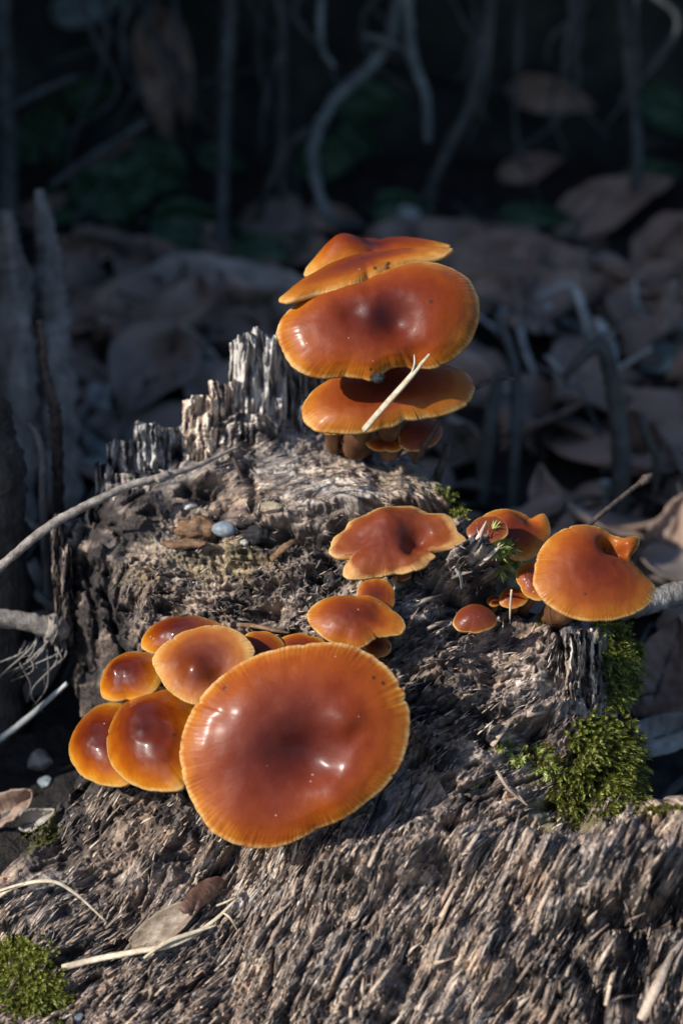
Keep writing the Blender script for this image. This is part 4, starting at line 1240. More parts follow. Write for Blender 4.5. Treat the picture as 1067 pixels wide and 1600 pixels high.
tube("stem", [at(683, 790, .40), at(684, 745, .42), at(696, 712, .43), at(699, 693, .44)], [.012, .012, .011, .009], M_BARKTWIG, sb, O, sides=8, n=20, rough=.3)
tube("side_shoot", [at(685, 742, .42), at(676, 748, .41), at(668, 752, .40)], [.008, .006, .004], M_BARKTWIG, sb, O, sides=6, n=10, rough=.3)
kt = thing("budded_twig", at(880, 850, .25), "straight dark twig with a swollen bud tip rising behind the notched cap", "twig")
O = at(880, 850, .25)
tube("stem", [at(860, 880, .22), at(925, 815, .30), at(985, 766, .38), at(1003, 753, .41)], [.0075, .007, .0065, .0065], M_BARKTWIG, kt, O, sides=8, n=30, rough=.15)
tube("bud", [at(997, 758, .40), at(1008, 749, .415), at(1018, 741, .43)], [.0075, .013, .005], M_BARKTWIG, kt, O, sides=8, n=10, rough=.3)

# winged maple seed
def samara():
    o0 = stump_top(270, 1440)
    m = thing("maple_seed", o0, "brown winged maple seed lying on the lower stump front", "seed")
    L0 = stump_top(205, 1476) + DDIR * .014; L1 = stump_top(302, 1418) + DDIR * .03; L2 = stump_top(345, 1372) + DDIR * .03
    ns, nt_ = 40, 12
    path = smooth_path([L0, stump_top(250, 1452) + DDIR * .028, L1], ns)
    T = np.gradient(path, axis=0); T /= np.linalg.norm(T, axis=1)[:, None]
    Bn = np.cross(T, DDIR); Bn /= np.linalg.norm(Bn, axis=1)[:, None]
    s = np.linspace(0, 1, ns)
    wid = 0.036 * np.clip(np.sin(np.pi * np.clip(s * 0.86 + 0.06, 0, 1)) ** .6, .15, 1)
    tt = np.linspace(-1, 1, nt_)
    V = path[:, None, :] + Bn[:, None, :] * (wid[:, None] * tt[None, :] + 0.006)[..., None] + DDIR * (0.010 * tt[None, :] ** 2 + .003 * pn(s[:, None] * 9 - tt[None, :] * 3, tt[None, :] * 5, 440))[..., None]
    o = obj("wing", mesh_np("wing", V.reshape(-1, 3) - o0, grid_quads(nt_, ns), None, [M_SEED]), m)
    md = o.modifiers.new("thickness", 'SOLIDIFY'); md.thickness = .004
    tube("wing_rib", [L0 + Bn[0] * .01, path[20] + Bn[20] * .034, L1 + Bn[-1] * .02, L1 + (L2 - L1) * .3 + DDIR * .004], [.003, .005, .007, .008], M_SEEDB, m, o0, sides=6, n=24)
    tube("seed_body", [L1 - (L2 - L1) * .25, L1 + (L2 - L1) * .3, L1 + (L2 - L1) * .7 + DDIR * .01, L2], [.012, .027, .024, .010], M_SEEDB, m, o0, sides=12, n=22, flat=.5, rough=.15)


samara()
blade("dry_grass_straw", "thick pale dry grass stem lying below the winged maple seed", "grass stem", [(98, 1513, .012), (150, 1500, .02), (215, 1488, .02), (275, 1476, .025), (330, 1445, .025), (372, 1408, .012)], .0085, M_STRAW, taper=(1, 1, .8, .35))
blade("dry_grass_strip", "flat white grass strip below the maple seed crossing the thick grass stem", "grass strip", [(228, 1499, .015), (262, 1476, .036), (300, 1460, .022), (340, 1446, .012)], .006, M_STRAW, taper=(.5, 1, 1, .3))
blade("dry_grass_fragment", "short thin grass fragment beside the maple seed's brown body", "grass fragment", [(338, 1415, .012), (355, 1409, .012), (368, 1405, .01)], .003, M_STRAW)
blade("dry_grass_fragment", "thin bent grass fragment right of the maple seed", "grass fragment", [(352, 1428, .01), (362, 1438, .012), (372, 1454, .006)], .0028, M_STRAW)
gb = blade("bent_grass_blade", "thin tan grass blade arching in over dark soil above the corner moss", "grass blade", [(-20, 1425, .03), (30, 1396, .05), (90, 1386, .06), (125, 1402, .05), (168, 1442, .004)], .0055, M_STRAW, taper=(1, 1, .9, .4))
blade("bent_grass_blade", "second thin tan grass blade alongside the arching blade above the corner moss", "grass blade", [(-20, 1408, .03), (20, 1397, .045), (60, 1388, .055), (92, 1384, .064)], .004, M_STRAW, taper=(1, 1, .9, .5))
blade("fallen_needle", "short tan needle lying left of the big moss cushion", "needle", [(776, 1206, .012), (795, 1236, .018), (824, 1262, .012)], .0045, M_FIBRE)
blade("rootlet", "thin dark curved rootlet right of the biggest mushroom's lower rim", "rootlet", [(642, 1215, .012), (640, 1245, .012), (620, 1275, .012), (600, 1300, .006)], .0022, M_BARKTWIG)
blade("pale_stalk", "thin pale upright stalk in front of the little amber caps", "stalk", None or [(799, 921), (797, 945), (796, 975)], .0028, M_STRAW, ys=[-.09, -.10, -.11])
blade("white_wood_curl", "little white curled wood sliver among dark torn wood left of the ledge moss", "wood sliver", [(712, 900, .012), (720, 910, .03), (722, 924, .02)], .006, M_PEB_W, taper=(.6, 1, 1, .8))
blade("bark_strip", "twisted brown bark strip behind the biggest mushroom's top rim", "bark strip", [(378, 982, .012), (400, 984, .03), (430, 992, .03), (455, 998, .02)], .006, M_CHIP)
blade("bark_curl", "frayed orange-brown bark curl on the dark rotten shelf", "bark strip", [(425, 880, .008), (445, 868, .03), (462, 855, .03), (470, 842, .01)], .009, M_CHIP, rough=.4)


# ------------------------------------------------------------------ moss
def moss_patch(label, c, blobs, n, L, mat, seed, dirn=(0, -.6, .8), leafL=.011, leaves=24, spread=.8, name="moss_cushion", off_y=None, group=None, lw=.16):
    """cushion of leafy shoots; blobs = (x, y, rx, ry) on the wood surface"""
    rg = np.random.default_rng(seed)
    bl = np.array(blobs, float)
    ar = bl[:, 2] * bl[:, 3]; bi = rg.choice(len(bl), n, p=ar / ar.sum())
    ang = rg.random(n) * 2 * math.pi; rad = np.sqrt(rg.random(n)) * np.where(rg.random(n) < .18, 1.3, 1.0)
    px = bl[bi, 0] + bl[bi, 2] * rad * np.cos(ang); py = bl[bi, 1] + bl[bi, 3] * rad * np.sin(ang)
    P, _, _ = stump_pts(px, py)
    if off_y is not None:
        P = at_arr(px, py, np.full(n, off_y) + rg.normal(0, .02, n))
    out = np.stack([(px - c[0]) / 60.0, np.zeros(n), -(py - c[1]) / 80.0], -1)
    D = np.array(dirn)[None, :] + spread * out * .6 + rg.normal(0, .38, (n, 3)) * spread
    D /= np.linalg.norm(D, axis=1)[:, None]
    Ls = L * rg.uniform(.5, 1.25, n) * (1.15 - .65 * rad)
    grav = np.array([0, 0, -1.0])
    V = []; tint = []
    sh_t = rg.normal(.56, .2, n) - .5 * (rg.random(n) < .14)
    for k_ in range(leaves):
        f = (k_ + .5) / leaves
        pos = P + D * (Ls * f)[:, None] + grav * (Ls * .25 * f * f)[:, None]
        ax = D + grav * .4 * f
        ax /= np.linalg.norm(ax, axis=1)[:, None]
        sd = rg.normal(size=(n, 3)); sd -= ax * (sd * ax).sum(1)[:, None]; sd /= np.linalg.norm(sd, axis=1)[:, None]
        dl = ax * .75 + sd * .8 * (1 - .45 * f); dl /= np.linalg.norm(dl, axis=1)[:, None]
        wv = np.cross(dl, ax); wv /= np.linalg.norm(wv, axis=1)[:, None] + 1e-9
        ll = leafL * rg.uniform(.7, 1.3, n) * (1.15 - .4 * f)
        ww = ll * lw
        V.append(np.stack([pos, pos + dl * (ll * .4)[:, None] + wv * ww[:, None], pos + dl * ll[:, None], pos + dl * (ll * .4)[:, None] - wv * ww[:, None]], 1))
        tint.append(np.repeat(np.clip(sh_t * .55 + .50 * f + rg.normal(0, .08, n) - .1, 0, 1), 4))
    V = np.concatenate(V, 0).reshape(-1, 3)
    q = np.arange(len(V)).reshape(-1, 4)
    # stems
    Vs_, qs, ts = sliver_geo(P + D * (Ls * .33)[:, None], D, np.cross(D, unit([.3, .9, .2])[None, :] + 0 * D), Ls, np.full(n, .0011), np.zeros(n), rg)
    tint = np.r_[np.concatenate(tint), np.full(len(Vs_), .25)]
    O = P.mean(0)
    allV = np.vstack([V, Vs_]) - O
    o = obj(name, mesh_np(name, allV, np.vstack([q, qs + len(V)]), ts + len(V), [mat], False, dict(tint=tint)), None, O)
    return tag(o, label, "moss", group)


moss_patch("big green moss cushion on the stump's outer edge above the lower wood", (935, 1215),
           [(940, 1200, 55, 70), (960, 1240, 40, 45), (900, 1250, 40, 40), (930, 1150, 35, 30), (975, 1190, 25, 50)], 900, .055, M_MOSS, 1, (.35, -.65, .35), .0115, 26, lw=.13)
moss_patch("dark hanging moss tuft below the smooth notched cap", (965, 1045),
           [(968, 1040, 26, 55), (975, 1020, 20, 25), (945, 990, 26, 10), (960, 1085, 16, 25)], 560, .045, M_MOSS, 2, (.55, -.5, .05), .010, 24, lw=.13)
moss_patch("olive moss film between the moss cushion and the bark", (890, 1235), [(885, 1240, 28, 55), (850, 1180, 30, 22), (905, 1275, 40, 18)], 380, .02, M_MOSS_O, 3, (.1, -.7, .6), .008, 14)
moss_patch("round yellow-green moss cushion in the lower corner of the stump front", (42, 1525),
           [(40, 1530, 50, 55), (20, 1500, 40, 35), (70, 1560, 35, 30)], 860, .05, M_MOSS, 4, (.05, -.6, .7), .011, 26, lw=.13)
moss_patch("bright pale moss sprig on the ledge before the ragged-backed cap", (792, 885), [(788, 872, 14, 18), (798, 888, 10, 12), (775, 850, 10, 8), (765, 845, 10, 6)], 40, .06, M_MOSS_P, 5, (.25, -.7, .5), .03, 18, 1.0, lw=.085)
moss_patch("pale moss sprigs scattered left of the big moss cushion", (830, 1190), [(815, 1180, 14, 8), (830, 1172, 12, 8), (810, 1192, 12, 6), (855, 1200, 18, 14), (790, 1165, 12, 6), (760, 1222, 10, 4)], 46, .045, M_MOSS_P, 6, (-.2, -.6, .55), .016, 20, .8)
moss_patch("small green moss tuft at the upper edge of the flat stump top", (706, 790), [(706, 790, 12, 14), (716, 806, 8, 8), (690, 772, 6, 5)], 60, .04, M_MOSS, 7, (.2, -.4, .7), .013, 20)
moss_patch("tiny yellow moss tuft beside the tiny flat foot cap", (606, 700), [(606, 701, 10, 4)], 26, .022, M_MOSS_P, 8, (0, -.5, .7), .011, 14)
moss_patch("olive moss scraps on the cut edge beneath the smooth notched cap", (880, 975), [(880, 974, 40, 6), (850, 968, 10, 6)], 120, .022, M_MOSS_O, 9, (.1, -.5, .7), .009, 14)
moss_patch("olive moss line along the crest of the lower wood", (1045, 1268), [(1050, 1268, 40, 6), (1020, 1280, 20, 5)], 120, .02, M_MOSS_O, 10, (0, -.5, .8), .009, 14)
moss_patch("thin olive moss specks on the dark left slope", (65, 1305), [(66, 1306, 24, 12)], 60, .014, M_MOSS_O, 11, (-.2, -.6, .7), .007, 12)


# ------------------------------------------------------------------ the left edge: branch stub, rootlets, stones
br = thing("cut_branch", at(-40, 962, .18), "pale round cut branch end poking toward the stump above thin rootlets", "branch")
O = at(-40, 962, .18)
tube("bark", [at(-260, 950, .05), at(-60, 962, .16), at(20, 968, .2), at(70, 978, .22), at(100, 985, .23)], [.026, .024, .024, .026, .029], M_TWIG, br, O, sides=16, n=40, rough=.16, seed=4)
tube("collar", [at(72, 980, .215), at(84, 982, .22), at(92, 984, .222)], [.03, .037, .03], M_TWIG, br, O, sides=14, n=10, rough=.4, seed=5)
tube("cut_face", [at(99, 985, .232), at(104, 986, .236)], [.024, .019], M_CHIP_P, br, O, sides=12, n=4, rough=.3)
rg = np.random.default_rng(21)
for k_ in range(14):
    x0 = rg.uniform(40, 105); y0 = rg.uniform(985, 1010); dx = rg.uniform(-90, 10); ln = rg.uniform(40, 120)
    pts = [at(x0, y0, .24), at(x0 + dx * .2 + rg.uniform(-14, 14), y0 + ln * .3, .2), at(x0 + dx * .6 + rg.uniform(-18, 18), y0 + ln * .7, .2), at(x0 + dx + rg.uniform(-14, 14), y0 + ln, .25)]
    tag(tube("rootlet", pts, [.0036, .0028, .002, .001], M_DEAD, None, None, sides=6, n=24, rough=.2), "thin pale rootlet dangling in the tangle below the cut branch", "rootlet", "rootlets below the cut branch")
o = tube("fallen_twig", [at(-20, 1170, .18), at(40, 1125, .2), at(105, 1068, .16)], [.010, .009, .006], M_ROOT, None, None, sides=8, n=24, rough=.2)
tag(o, "slanting grey twig leaning on the stump below the dangling rootlets", "twig")
o = tube("fallen_twig", [at(-30, 850, .7), at(60, 930, .5), at(100, 960, .42)], [.016, .014, .012], M_DIMROOT, None, None, sides=8, n=24, rough=.2)
tag(o, "dim thick twig slanting down behind the long dry stalk", "twig")
gz = lambda x, y: float(ground_z(x, y))


def on_ground(px, py):
    return hit(px, py)


for (px, py, s_, m_, lb, sd) in [(62, 1188, (.034, .03, .033), M_PEB_W, "pale angular stone on dark soil left of the mushroom cluster", 31), (72, 1216, (.019, .017, .014), M_PEB_G, "small grey stone below the pale angular stone", 32),
                                 (122, 1594, (.012, .011, .012), M_PEB_G, "tiny grey stone beside the yellow-green moss cushion", 33)]:
    if py > 1500:
        lump_thing("stone", lb, "stone", (px, py), s_, m_, sd, facet=True, sink=.2)
    else:
        lump_thing("stone", lb, "stone", on_ground(px, py + 12), s_, m_, sd, facet=True, sink=.15, on_ground=True)


# ------------------------------------------------------------------ leaves
def leaf(label, p, along, nrm, L, W, mat, seed, curl=.25, bend=.2, cat="leaf", group=None, name="dead_leaf", crumple=.05, lobes=0):
    a = unit(along); n = unit(np.array(nrm) - a * np.dot(nrm, a)); b = np.cross(n, a)
    ns, nt_ = 40, 21
    s = np.linspace(0, 1, ns); t = np.linspace(-1, 1, nt_)
    w = np.sin(np.pi * s ** .75) ** .7 * (1 - .25 * s)
    if lobes: w = w * (1 + .22 * np.sin(s * lobes * 2 * np.pi))
    w = w * (1 + .08 * pn(s * 8 + seed, s * 0, 500 + seed)) + .01
    S, Tt = np.meshgrid(s, t, indexing='ij')
    Z = curl * W * (np.abs(Tt) ** 1.6) * (1 + .8 * pn(S * 2 + seed, Tt, 510 + seed)) + bend * L * (S - .5) ** 2 * -1
    Z = Z + crumple * L * fbm(S * 3 + seed, Tt * 1.5, 520 + seed, 3) - .02 * W * np.exp(-(Tt / .08) ** 2) + .012 * W * np.cos(S * 60 - np.abs(Tt) * 9)
    X = (S - .5) * L
    Y = Tt * W * w[:, None] * .5
    V = np.asarray(p) + X[..., None] * a + Y[..., None] * b + Z[..., None] * n
    o0 = np.asarray(p, float)
    m = thing(name, o0, label, cat, group)
    o = obj("blade", mesh_np("blade", V.reshape(-1, 3) - o0, grid_quads(nt_, ns), None, [mat]), m)
    md = o.modifiers.new("thickness", 'SOLIDIFY'); md.thickness = .006
    mid = V[:, nt_ // 2]
    tube("midrib", [mid[0] - a * L * .12, mid[0], mid[ns // 2], mid[-1]], [.008, .009, .006, .002], M_DIMROOT, o, o0, sides=6, n=24)
    return m


def pleaf(label, px, py, y, along, nrm, Lpx, Wpx, mat, seed, **kw):
    h = hit(px, min(py + 0.30 * min(Wpx, Lpx), py + 30))
    y = h[1] - kw.pop('up', 0.05)
    p = at(px, py, y)
    k_ = KPX * (y - CAM[1]) / math.cos(PITCH)
    return leaf(label, p, along, nrm, Lpx * k_, Wpx * k_, mat, seed, **kw)


pleaf("broad flat grey-brown dead leaf behind the splintered left of the stump", 340, 465, 2.9, (1, .1, .03), (0, -.55, .8), 300, 150, M_LEAF_G, 1, curl=.12, crumple=.03)
pleaf("crumpled grey dead leaf under the broad flat dead leaf", 270, 560, 2.0, (.9, -.5, -.1), (.1, -.6, .8), 190, 100, M_LEAF_G, 2, curl=.3)
pleaf("small folded grey leaf hanging below the crumpled dead leaf", 330, 610, 1.8, (.6, -.6, -.5), (.3, -.7, .6), 140, 70, M_LEAF_G, 3, curl=.4)
pleaf("blue-grey curled leaf arching over dark stalks left of the stump", 165, 585, 1.5, (1, .15, 0.02), (0, -.35, .93), 190, 70, M_LEAF_T, 4, curl=-.5, bend=.35)
pleaf("blue-grey flat leaf on the ground behind the dark upright twig", 130, 705, 1.2, (1, -.4, -.1), (0, -.6, .8), 170, 80, M_LEAF_T, 5, curl=.15)
pleaf("dark reddish dead leaf below the green leaves at the back left", 135, 405, 3.2, (1, .2, .1), (0, -.5, .85), 150, 60, M_LEAF_B, 6, curl=.3)
pleaf("large brown dead leaf right of the topmost cap", 815, 425, 2.9, (1, .2, .0), (.05, -.55, .8), 260, 130, M_LEAF_B, 7, curl=.2)
pleaf("long brown leaf lying below the large brown dead leaf", 840, 455, 2.7, (1, .0, -.02), (0, -.65, .75), 250, 80, M_LEAF_B, 8, curl=.15)
pleaf("reddish brown leaf leaning against the bank at the back right", 960, 320, 3.7, (.9, .2, .35), (-.2, -.6, .75), 190, 90, M_LEAF_B, 9, curl=.2)
pleaf("upright brown leaf at the far right edge of the litter", 1050, 410, 2.8, (.2, .1, 1), (-.3, -.9, .2), 150, 90, M_LEAF_B, 10, curl=.2)
pleaf("dim brown leaf far right behind the budded twig", 1040, 870, 1.6, (.3, .4, .9), (-.2, -.8, .4), 210, 110, M_LEAF_B, 11, curl=.2)
pleaf("dim reddish leaf far right beside the hanging moss tuft", 1035, 1050, .75, (.3, .3, .9), (-.3, -.8, .4), 200, 120, M_LEAF_B, 12, curl=.2)
pleaf("greyish leaf on the ground right of the big moss cushion", 1040, 1150, .45, (1, .3, .2), (-.1, -.6, .8), 160, 80, M_LEAF_G, 13, curl=.2)
pleaf("tan leaf standing behind the foot of the upper mushrooms", 720, 690, 1.2, (.3, .5, -.8), (-.2, -.7, .5), 150, 80, M_LEAF_G, 14, curl=.2)
pleaf("brown pointed leaf among dark stems at the far right", 1010, 690, 1.7, (.4, .2, -.9), (-.2, -.9, .2), 150, 50, M_LEAF_B, 15, curl=.3)
pleaf("brown withered leaf hanging in the dark hollow at the back left", 262, 120, 3.9, (.15, .1, -1), (0, -1, .1), 230, 90, M_LEAF_B, 16, curl=.3)
pleaf("dim grey leaf at the top of the dark hollow", 140, 10, 4.0, (1, 0, .2), (0, -.9, .3), 110, 60, M_LEAF_T, 17, curl=.3)
pleaf("brown leaf scrap on soil in front of the pale angular stone", 25, 1262, .12, (.8, .2, .5), (.1, -.6, .8), 90, 60, M_LEAF_B, 18, curl=.5)
pleaf("folded grey leaf scrap below the brown leaf scrap on the soil", 62, 1280, .02, (.7, .1, .3), (.1, -.7, .7), 70, 40, M_LEAF_G, 19, curl=.6)
for (px, py, y, al, L_, W_, sd, lb) in [(190, 300, 3.6, (.8, 0, .4), 170, 110, 21, "dark green ivy-like leaf in the hollow below the hanging brown leaf"), (310, 360, 3.4, (.9, 0, -.2), 150, 90, 22, "dark green leaf above the broad flat dead leaf"),
                                        (420, 392, 3.3, (1, .1, .1), 120, 60, 23, "green leaf right behind the topmost cap"), (70, 210, 3.8, (.3, 0, .9), 130, 90, 24, "dark green leaf high in the hollow at the far left"),
                                        (255, 265, 3.9, (.5, 0, -.7), 120, 80, 25, "dim green leaf under the withered hanging leaf"), (1040, 560, 2.2, (1, .2, -.1), 120, 50, 26, "bluish green leaf at the right among pale twigs")]:
    pleaf(lb, px, py, y, al, (0, -.85, .5), L_, W_, M_LEAF_D if px < 900 else M_LEAF_T, sd, name="green_leaf", curl=.2)


# loose litter that reads as one mass
def litter():
    rg = np.random.default_rng(77)
    J = Join()
    n = 520
    xs = rg.uniform(-2.4, 2.6, n); ys = np.minimum(rg.uniform(.7, 3.6, n) + rg.exponential(.12, n), 4.1)
    for x, y in zip(xs, ys):
        if abs(x) < .5 and y < .9: continue
        L = rg.uniform(.14, .52); W = L * rg.uniform(.4, .75)
        a = rg.uniform(0, 6.28)
        al = np.array([math.cos(a), math.sin(a), rg.normal(0, .35)]); al = unit(al)
        n_ = unit(np.array([rg.normal(0, .4), rg.normal(0, .4), 1.0])); n_ = unit(n_ - al * (n_ @ al)); b = np.cross(n_, al)
        s = np.linspace(0, 1, 11); t = np.linspace(-1, 1, 7)
        S, Tt = np.meshgrid(s, t, indexing='ij')
        w = np.sin(np.pi * s ** .8) * .5 + .03
        Z = rg.uniform(-.2, .5) * W * np.abs(Tt) ** 1.5 + rg.uniform(-.9, .5) * L * (S - .5) ** 2 + .07 * L * fbm(S * 3 + x * 9, Tt * 1.6 + y * 7, 530, 2)
        V = np.array([x, y, gz(x, y) + rg.uniform(.02, .10)]) + ((S - .5) * L)[..., None] * al + (Tt * W * w[:, None])[..., None] * b + Z[..., None] * n_
        J.add(V.reshape(-1, 3), grid_quads(7, 11))
    o = obj("leaf_litter", J.mesh("leaf_litter", M_LITTER))
    md = o.modifiers.new("thickness", 'SOLIDIFY'); md.thickness = .004
    tag(o, "mass of small dead leaves covering the shaded ground behind the stump", "leaf litter", None, 'stuff')
    J = Join()
    for k_ in range(260):
        x = rg.uniform(-2.2, 2.4); y = rg.uniform(.6, 3.7)
        a = rg.uniform(0, 6.28); L = rg.uniform(.1, .5)
        p0 = np.array([x, y, gz(x, y) + .02]); p1 = p0 + np.array([math.cos(a) * L, math.sin(a) * L, rg.uniform(-.02, .25)])
        J.add(*tube_geo([p0, (p0 + p1) / 2 + rg.normal(0, .02, 3), p1], [.008, .007, .004], 5, 8))
    tag(obj("twig_litter", J.mesh("twig_litter", M_DIMROOT)), "mass of thin fallen twigs scattered in the leaf litter", "twigs", None, 'stuff')


litter()

# ------------------------------------------------------------------ stalks, roots and stems behind
def stalk(label, pts, rad, mat, cat, name, group=None, sides=9, n=40, rough=.2, seed=0, flat=1.0, ground=True):
    if ground:
        lo = max(pts, key=lambda p: p[1])
        h = hit(lo[0], lo[1])
        k_ = (h[1] - 0.02 - CAM[1]) / (lo[2] - CAM[1])
        sh = h[1] - 0.02 - lo[2]
        pts = [(p[0], p[1], p[2] + sh) for p in pts]
        rad = [r_ * k_ for r_ in rad]
    o = tube(name, [at(*p) for p in pts], rad, mat, None, None, sides=sides, n=n, rough=rough, seed=seed, flat=flat)
    return tag(o, label, cat, group)


stalk("thick weathered grey dead stalk with split top at the far left", [(95, 800, 1.0), (85, 560, 1.15), (75, 400, 1.25), (62, 296, 1.3)], [.06, .052, .036, .012], M_DEAD, "dead stalk", "dead_stalk", n=50, rough=.45, seed=1)
stalk("pale broken dead stalk at the left edge beside the split-top stalk", [(30, 820, .95), (26, 600, 1.05), (18, 430, 1.1), (10, 330, 1.1)], [.05, .056, .046, .02], M_DEAD, "dead stalk", "dead_stalk", n=50, rough=.4, seed=2)
stalk("leaning side branch crossing the two dead stalks", [(20, 400, 1.0), (60, 460, 1.0), (105, 500, 1.05)], [.02, .024, .015], M_DEAD, "branch", "dead_branch", rough=.35, seed=3)
stalk("dark rough bark post at the left edge below the dead stalks", [(2, 1150, .45), (6, 900, .5), (8, 760, .52), (-4, 660, .55), (-12, 600, .55)], [.07, .065, .055, .04, .02], M_DEADD, "post", "bark_post", rough=.5, seed=4, ground=False)
stalk("dark upright knobbly twig left of the splintered wood", [(104, 1030, .78), (93, 830, .8), (90, 700, .82), (86, 640, .82), (72, 580, .84), (62, 500, .86)], [.017, .017, .016, .016, .012, .009], M_BARKTWIG, "twig", "upright_twig", rough=.5, n=80, seed=5, ground=False)
stalk("thin pale twig beside the dark upright knobbly twig", [(80, 1020, .72), (68, 790, .75), (68, 720, .78), (58, 680, .8), (46, 662, .8)], [.012, .012, .011, .009, .005], M_DEAD, "twig", "upright_twig", seed=6, ground=False)
stalk("thick branch end reaching in from the right edge behind the notched cap", [(1120, 912, .25), (1067, 925, .22), (1010, 942, .16), (965, 955, .10)], [.034, .032, .03, .026], M_DEAD, "branch", "branch", rough=.25, seed=7, ground=False)
stalk("thin slanting twig at the right edge above the lower wood", [(1110, 1190, .1), (1060, 1225, 0.05), (1020, 1262, 0.0)], [.014, .013, .011], M_DIMROOT, "twig", "twig", seed=8, ground=False)
# pale stems to the right of the upper mushrooms
stalk("pale horizontal stem with a node right of the broad upper cap", [(745, 490, 1.9), (800, 487, 1.9), (850, 482, 1.9), (880, 500, 1.9), (915, 522, 1.9)], [.017, .016, .020, .014, .012], M_ROOT, "stem", "withered_twig", seed=9)
stalk("pale drooping stem crossing the horizontal stem", [(840, 465, 1.8), (885, 445, 1.8), (905, 470, 1.8), (918, 520, 1.75), (920, 565, 1.7)], [.006, .010, .013, .013, .010], M_ROOT, "stem", "withered_twig", seed=10)
stalk("short pale hanging stem below the horizontal stem", [(808, 495, 1.85), (818, 540, 1.8), (836, 588, 1.75)], [.012, .011, .009], M_ROOT, "stem", "withered_twig", seed=11)
stalk("pinkish upright twig stump at the right", [(1022, 565, 1.5), (1034, 520, 1.5), (1045, 470, 1.5), (1052, 440, 1.5)], [.014, .014, .013, .012], M_TWIG, "twig", "upright_twig", seed=12)
stalk("pale arching root at the right behind the pinkish twig", [(975, 480, 2.0), (1005, 465, 2.0), (1045, 470, 2.0), (1090, 500, 2.0)], [.012, .014, .014, .012], M_ROOT, "root", "arching_root", seed=13)
stalk("second pale arching root behind the pinkish twig", [(960, 500, 2.1), (1000, 520, 2.05), (1060, 510, 2.0), (1100, 490, 2.0)], [.011, .013, .013, .012], M_ROOT, "root", "arching_root", seed=14)
stalk("thin upright dim stem with joint right of the shaded cap", [(800, 800, 1.0), (805, 690, 1.1), (806, 600, 1.2), (795, 540, 1.3), (775, 490, 1.4)], [.015, .016, .018, .013, .012], M_DIMROOT, "stem", "upright_sprout", seed=15)
stalk("wide dim upright stem behind the shaded cap", [(752, 790, 1.3), (760, 700, 1.35), (772, 620, 1.4), (780, 580, 1.4)], [.024, .024, .02, .012], M_DIMROOT, "stem", "upright_sprout", seed=16)
stalk("thick dim root column in the dark gap at the right", [(965, 830, 1.6), (970, 720, 1.65), (958, 610, 1.7), (935, 540, 1.7), (880, 590, 1.7)], [.028, .03, .026, .024, .012], M_DIMROOT, "root", "root_column", seed=17, rough=.3)
stalk("bent dim stem at the right below the arching roots", [(1000, 650, 1.4), (1012, 690, 1.4), (1025, 720, 1.4), (1020, 800, 1.4)], [.012, .014, .012, .010], M_DIMROOT, "stem", "dim_sprout", seed=18)
stalk("knob-topped dim stem in front of the root column", [(945, 790, 1.3), (946, 770, 1.3), (945, 752, 1.3)], [.012, .013, .018], M_ROOT, "stem", "dim_sprout", seed=19)
stalk("frayed pale tuft of dry grass beside the drooping stem", [(950, 600, 1.6), (945, 540, 1.7), (930, 500, 1.75)], [.03, .034, .015], M_ROOT, "grass tuft", "dry_grass_tuft", rough=.8, seed=20, n=30)
for k_, (px, w) in enumerate([(140, .025), (165, .022), (148, .018)]):
    stalk(["thickest dim stem under the blue-grey curled leaf", "dim leaning stem under the blue-grey curled leaf", "thinnest dim stem under the blue-grey curled leaf"][k_], [(px - 10 + 14 * k_, 680, 1.35), (px, 640, 1.4), (px + 8, 600, 1.45)], [w, w, w * .7], M_ROOT, "stem", "dim_sprout", "stems under the curled leaf", seed=40 + k_)
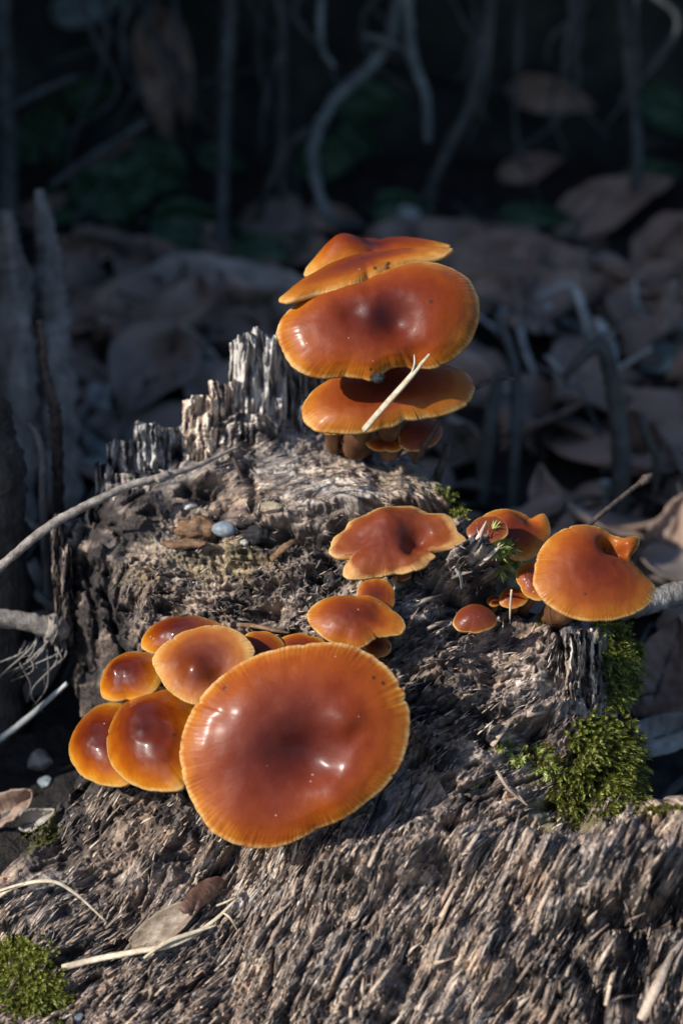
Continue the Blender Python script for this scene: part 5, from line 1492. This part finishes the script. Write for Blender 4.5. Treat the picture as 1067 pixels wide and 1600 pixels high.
# roots in the dark hollow
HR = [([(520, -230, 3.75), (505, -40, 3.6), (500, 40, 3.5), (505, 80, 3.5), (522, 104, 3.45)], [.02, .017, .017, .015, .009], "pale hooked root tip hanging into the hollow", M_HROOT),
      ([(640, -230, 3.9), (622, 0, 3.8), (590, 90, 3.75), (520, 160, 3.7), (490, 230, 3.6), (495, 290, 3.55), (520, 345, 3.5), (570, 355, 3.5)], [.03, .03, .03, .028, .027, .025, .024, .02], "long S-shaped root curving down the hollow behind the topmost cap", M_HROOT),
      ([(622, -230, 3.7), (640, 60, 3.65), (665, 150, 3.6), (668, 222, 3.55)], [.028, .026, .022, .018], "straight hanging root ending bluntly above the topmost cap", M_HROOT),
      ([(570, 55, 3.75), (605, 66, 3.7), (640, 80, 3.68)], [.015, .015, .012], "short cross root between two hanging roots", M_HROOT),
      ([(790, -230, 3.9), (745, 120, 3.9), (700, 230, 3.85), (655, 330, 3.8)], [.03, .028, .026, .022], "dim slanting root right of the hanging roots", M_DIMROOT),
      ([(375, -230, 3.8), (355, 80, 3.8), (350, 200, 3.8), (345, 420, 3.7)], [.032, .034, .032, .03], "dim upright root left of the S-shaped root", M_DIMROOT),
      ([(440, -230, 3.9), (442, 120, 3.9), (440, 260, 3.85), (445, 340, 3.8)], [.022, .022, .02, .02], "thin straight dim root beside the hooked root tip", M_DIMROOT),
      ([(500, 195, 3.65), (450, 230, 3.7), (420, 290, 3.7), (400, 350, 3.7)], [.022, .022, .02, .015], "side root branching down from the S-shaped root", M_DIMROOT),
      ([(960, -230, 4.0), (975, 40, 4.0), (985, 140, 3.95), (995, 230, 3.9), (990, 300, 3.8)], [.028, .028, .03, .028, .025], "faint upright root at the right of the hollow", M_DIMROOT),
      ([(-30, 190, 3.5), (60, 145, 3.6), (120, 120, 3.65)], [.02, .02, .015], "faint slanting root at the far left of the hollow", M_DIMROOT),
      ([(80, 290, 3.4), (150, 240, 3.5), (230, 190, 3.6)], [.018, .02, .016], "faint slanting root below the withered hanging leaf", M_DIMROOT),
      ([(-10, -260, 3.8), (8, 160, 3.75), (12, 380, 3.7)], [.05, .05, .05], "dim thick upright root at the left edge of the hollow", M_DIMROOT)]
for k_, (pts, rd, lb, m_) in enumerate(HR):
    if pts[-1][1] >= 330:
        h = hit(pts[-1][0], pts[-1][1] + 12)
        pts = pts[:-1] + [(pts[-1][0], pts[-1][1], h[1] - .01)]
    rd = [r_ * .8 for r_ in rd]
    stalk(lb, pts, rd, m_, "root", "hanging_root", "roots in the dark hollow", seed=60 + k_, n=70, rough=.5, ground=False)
lump_thing("knob", "blurred pale knob on a stem just above the topmost cap", "knob", on_ground(637, 352), (.05, .05, .06), M_ROOT, 71, on_ground=True)

# faint tangle in the hollow and pale twigs at the right
rg = np.random.default_rng(303)
for k_ in range(26):
    x0 = rg.uniform(-20, 1090); ln = rg.uniform(120, 420); y0 = rg.uniform(3.75, 4.1)
    pts = [(x0 + rg.uniform(-40, 40), -230, y0), (x0, -40, y0)]
    for f in (.35, .7, 1.0):
        pts.append((x0 + rg.normal(0, 38) * f + 30 * math.sin(k_ * 2 + 3 * f), -40 + ln * f, y0 - .1 * f))
    w = rg.uniform(.006, .013)
    stalk("thin faint rootlet hanging down in the dark hollow", pts, [w * 1.2, w, w * .9, w * .7, w * .3], M_DIMROOT, "rootlet", "hanging_rootlet", "fine rootlets in the dark hollow", sides=6, n=40, rough=.4, seed=100 + k_, ground=False)
for k_ in range(16):
    px = rg.uniform(0, 1067); py = rg.uniform(150, 345)
    a = rg.uniform(-.8, .8)
    pleaf("small dark leaf lost in the gloom of the hollow", px, py, 4.0, (math.cos(a), 0, math.sin(a)), (rg.normal(0, .3), -.85, .5), rg.uniform(70, 130), rg.uniform(40, 80), [M_LEAF_D, M_LEAF_D, M_LEAF_B][k_ % 3], 200 + k_, name="gloomy_leaf", curl=.25, up=.03, group="dark leaves in the hollow")
for k_ in range(13):
    px = rg.uniform(770, 1050); py = rg.uniform(480, 640)
    a = rg.uniform(.3, 2.8); L = rg.uniform(60, 150)
    b_ = hit(px, py)
    y0 = b_[1] - .02
    pts = [(px, py, y0), (px + math.cos(a) * L * .5 + rg.normal(0, 9), py - math.sin(a) * L * .5, y0 - .1), (px + math.cos(a) * L, py - math.sin(a) * L, y0 - .15)]
    w = rg.uniform(.007, .013)
    stalk("thin pale twig sticking up in the tangle right of the upper caps", pts, [w, w * .9, w * .45], [M_ROOT, M_TWIG][k_ % 2], "twig", "pale_twig", "pale twigs in the tangle at the right", sides=6, n=24, rough=.4, seed=140 + k_, ground=False)
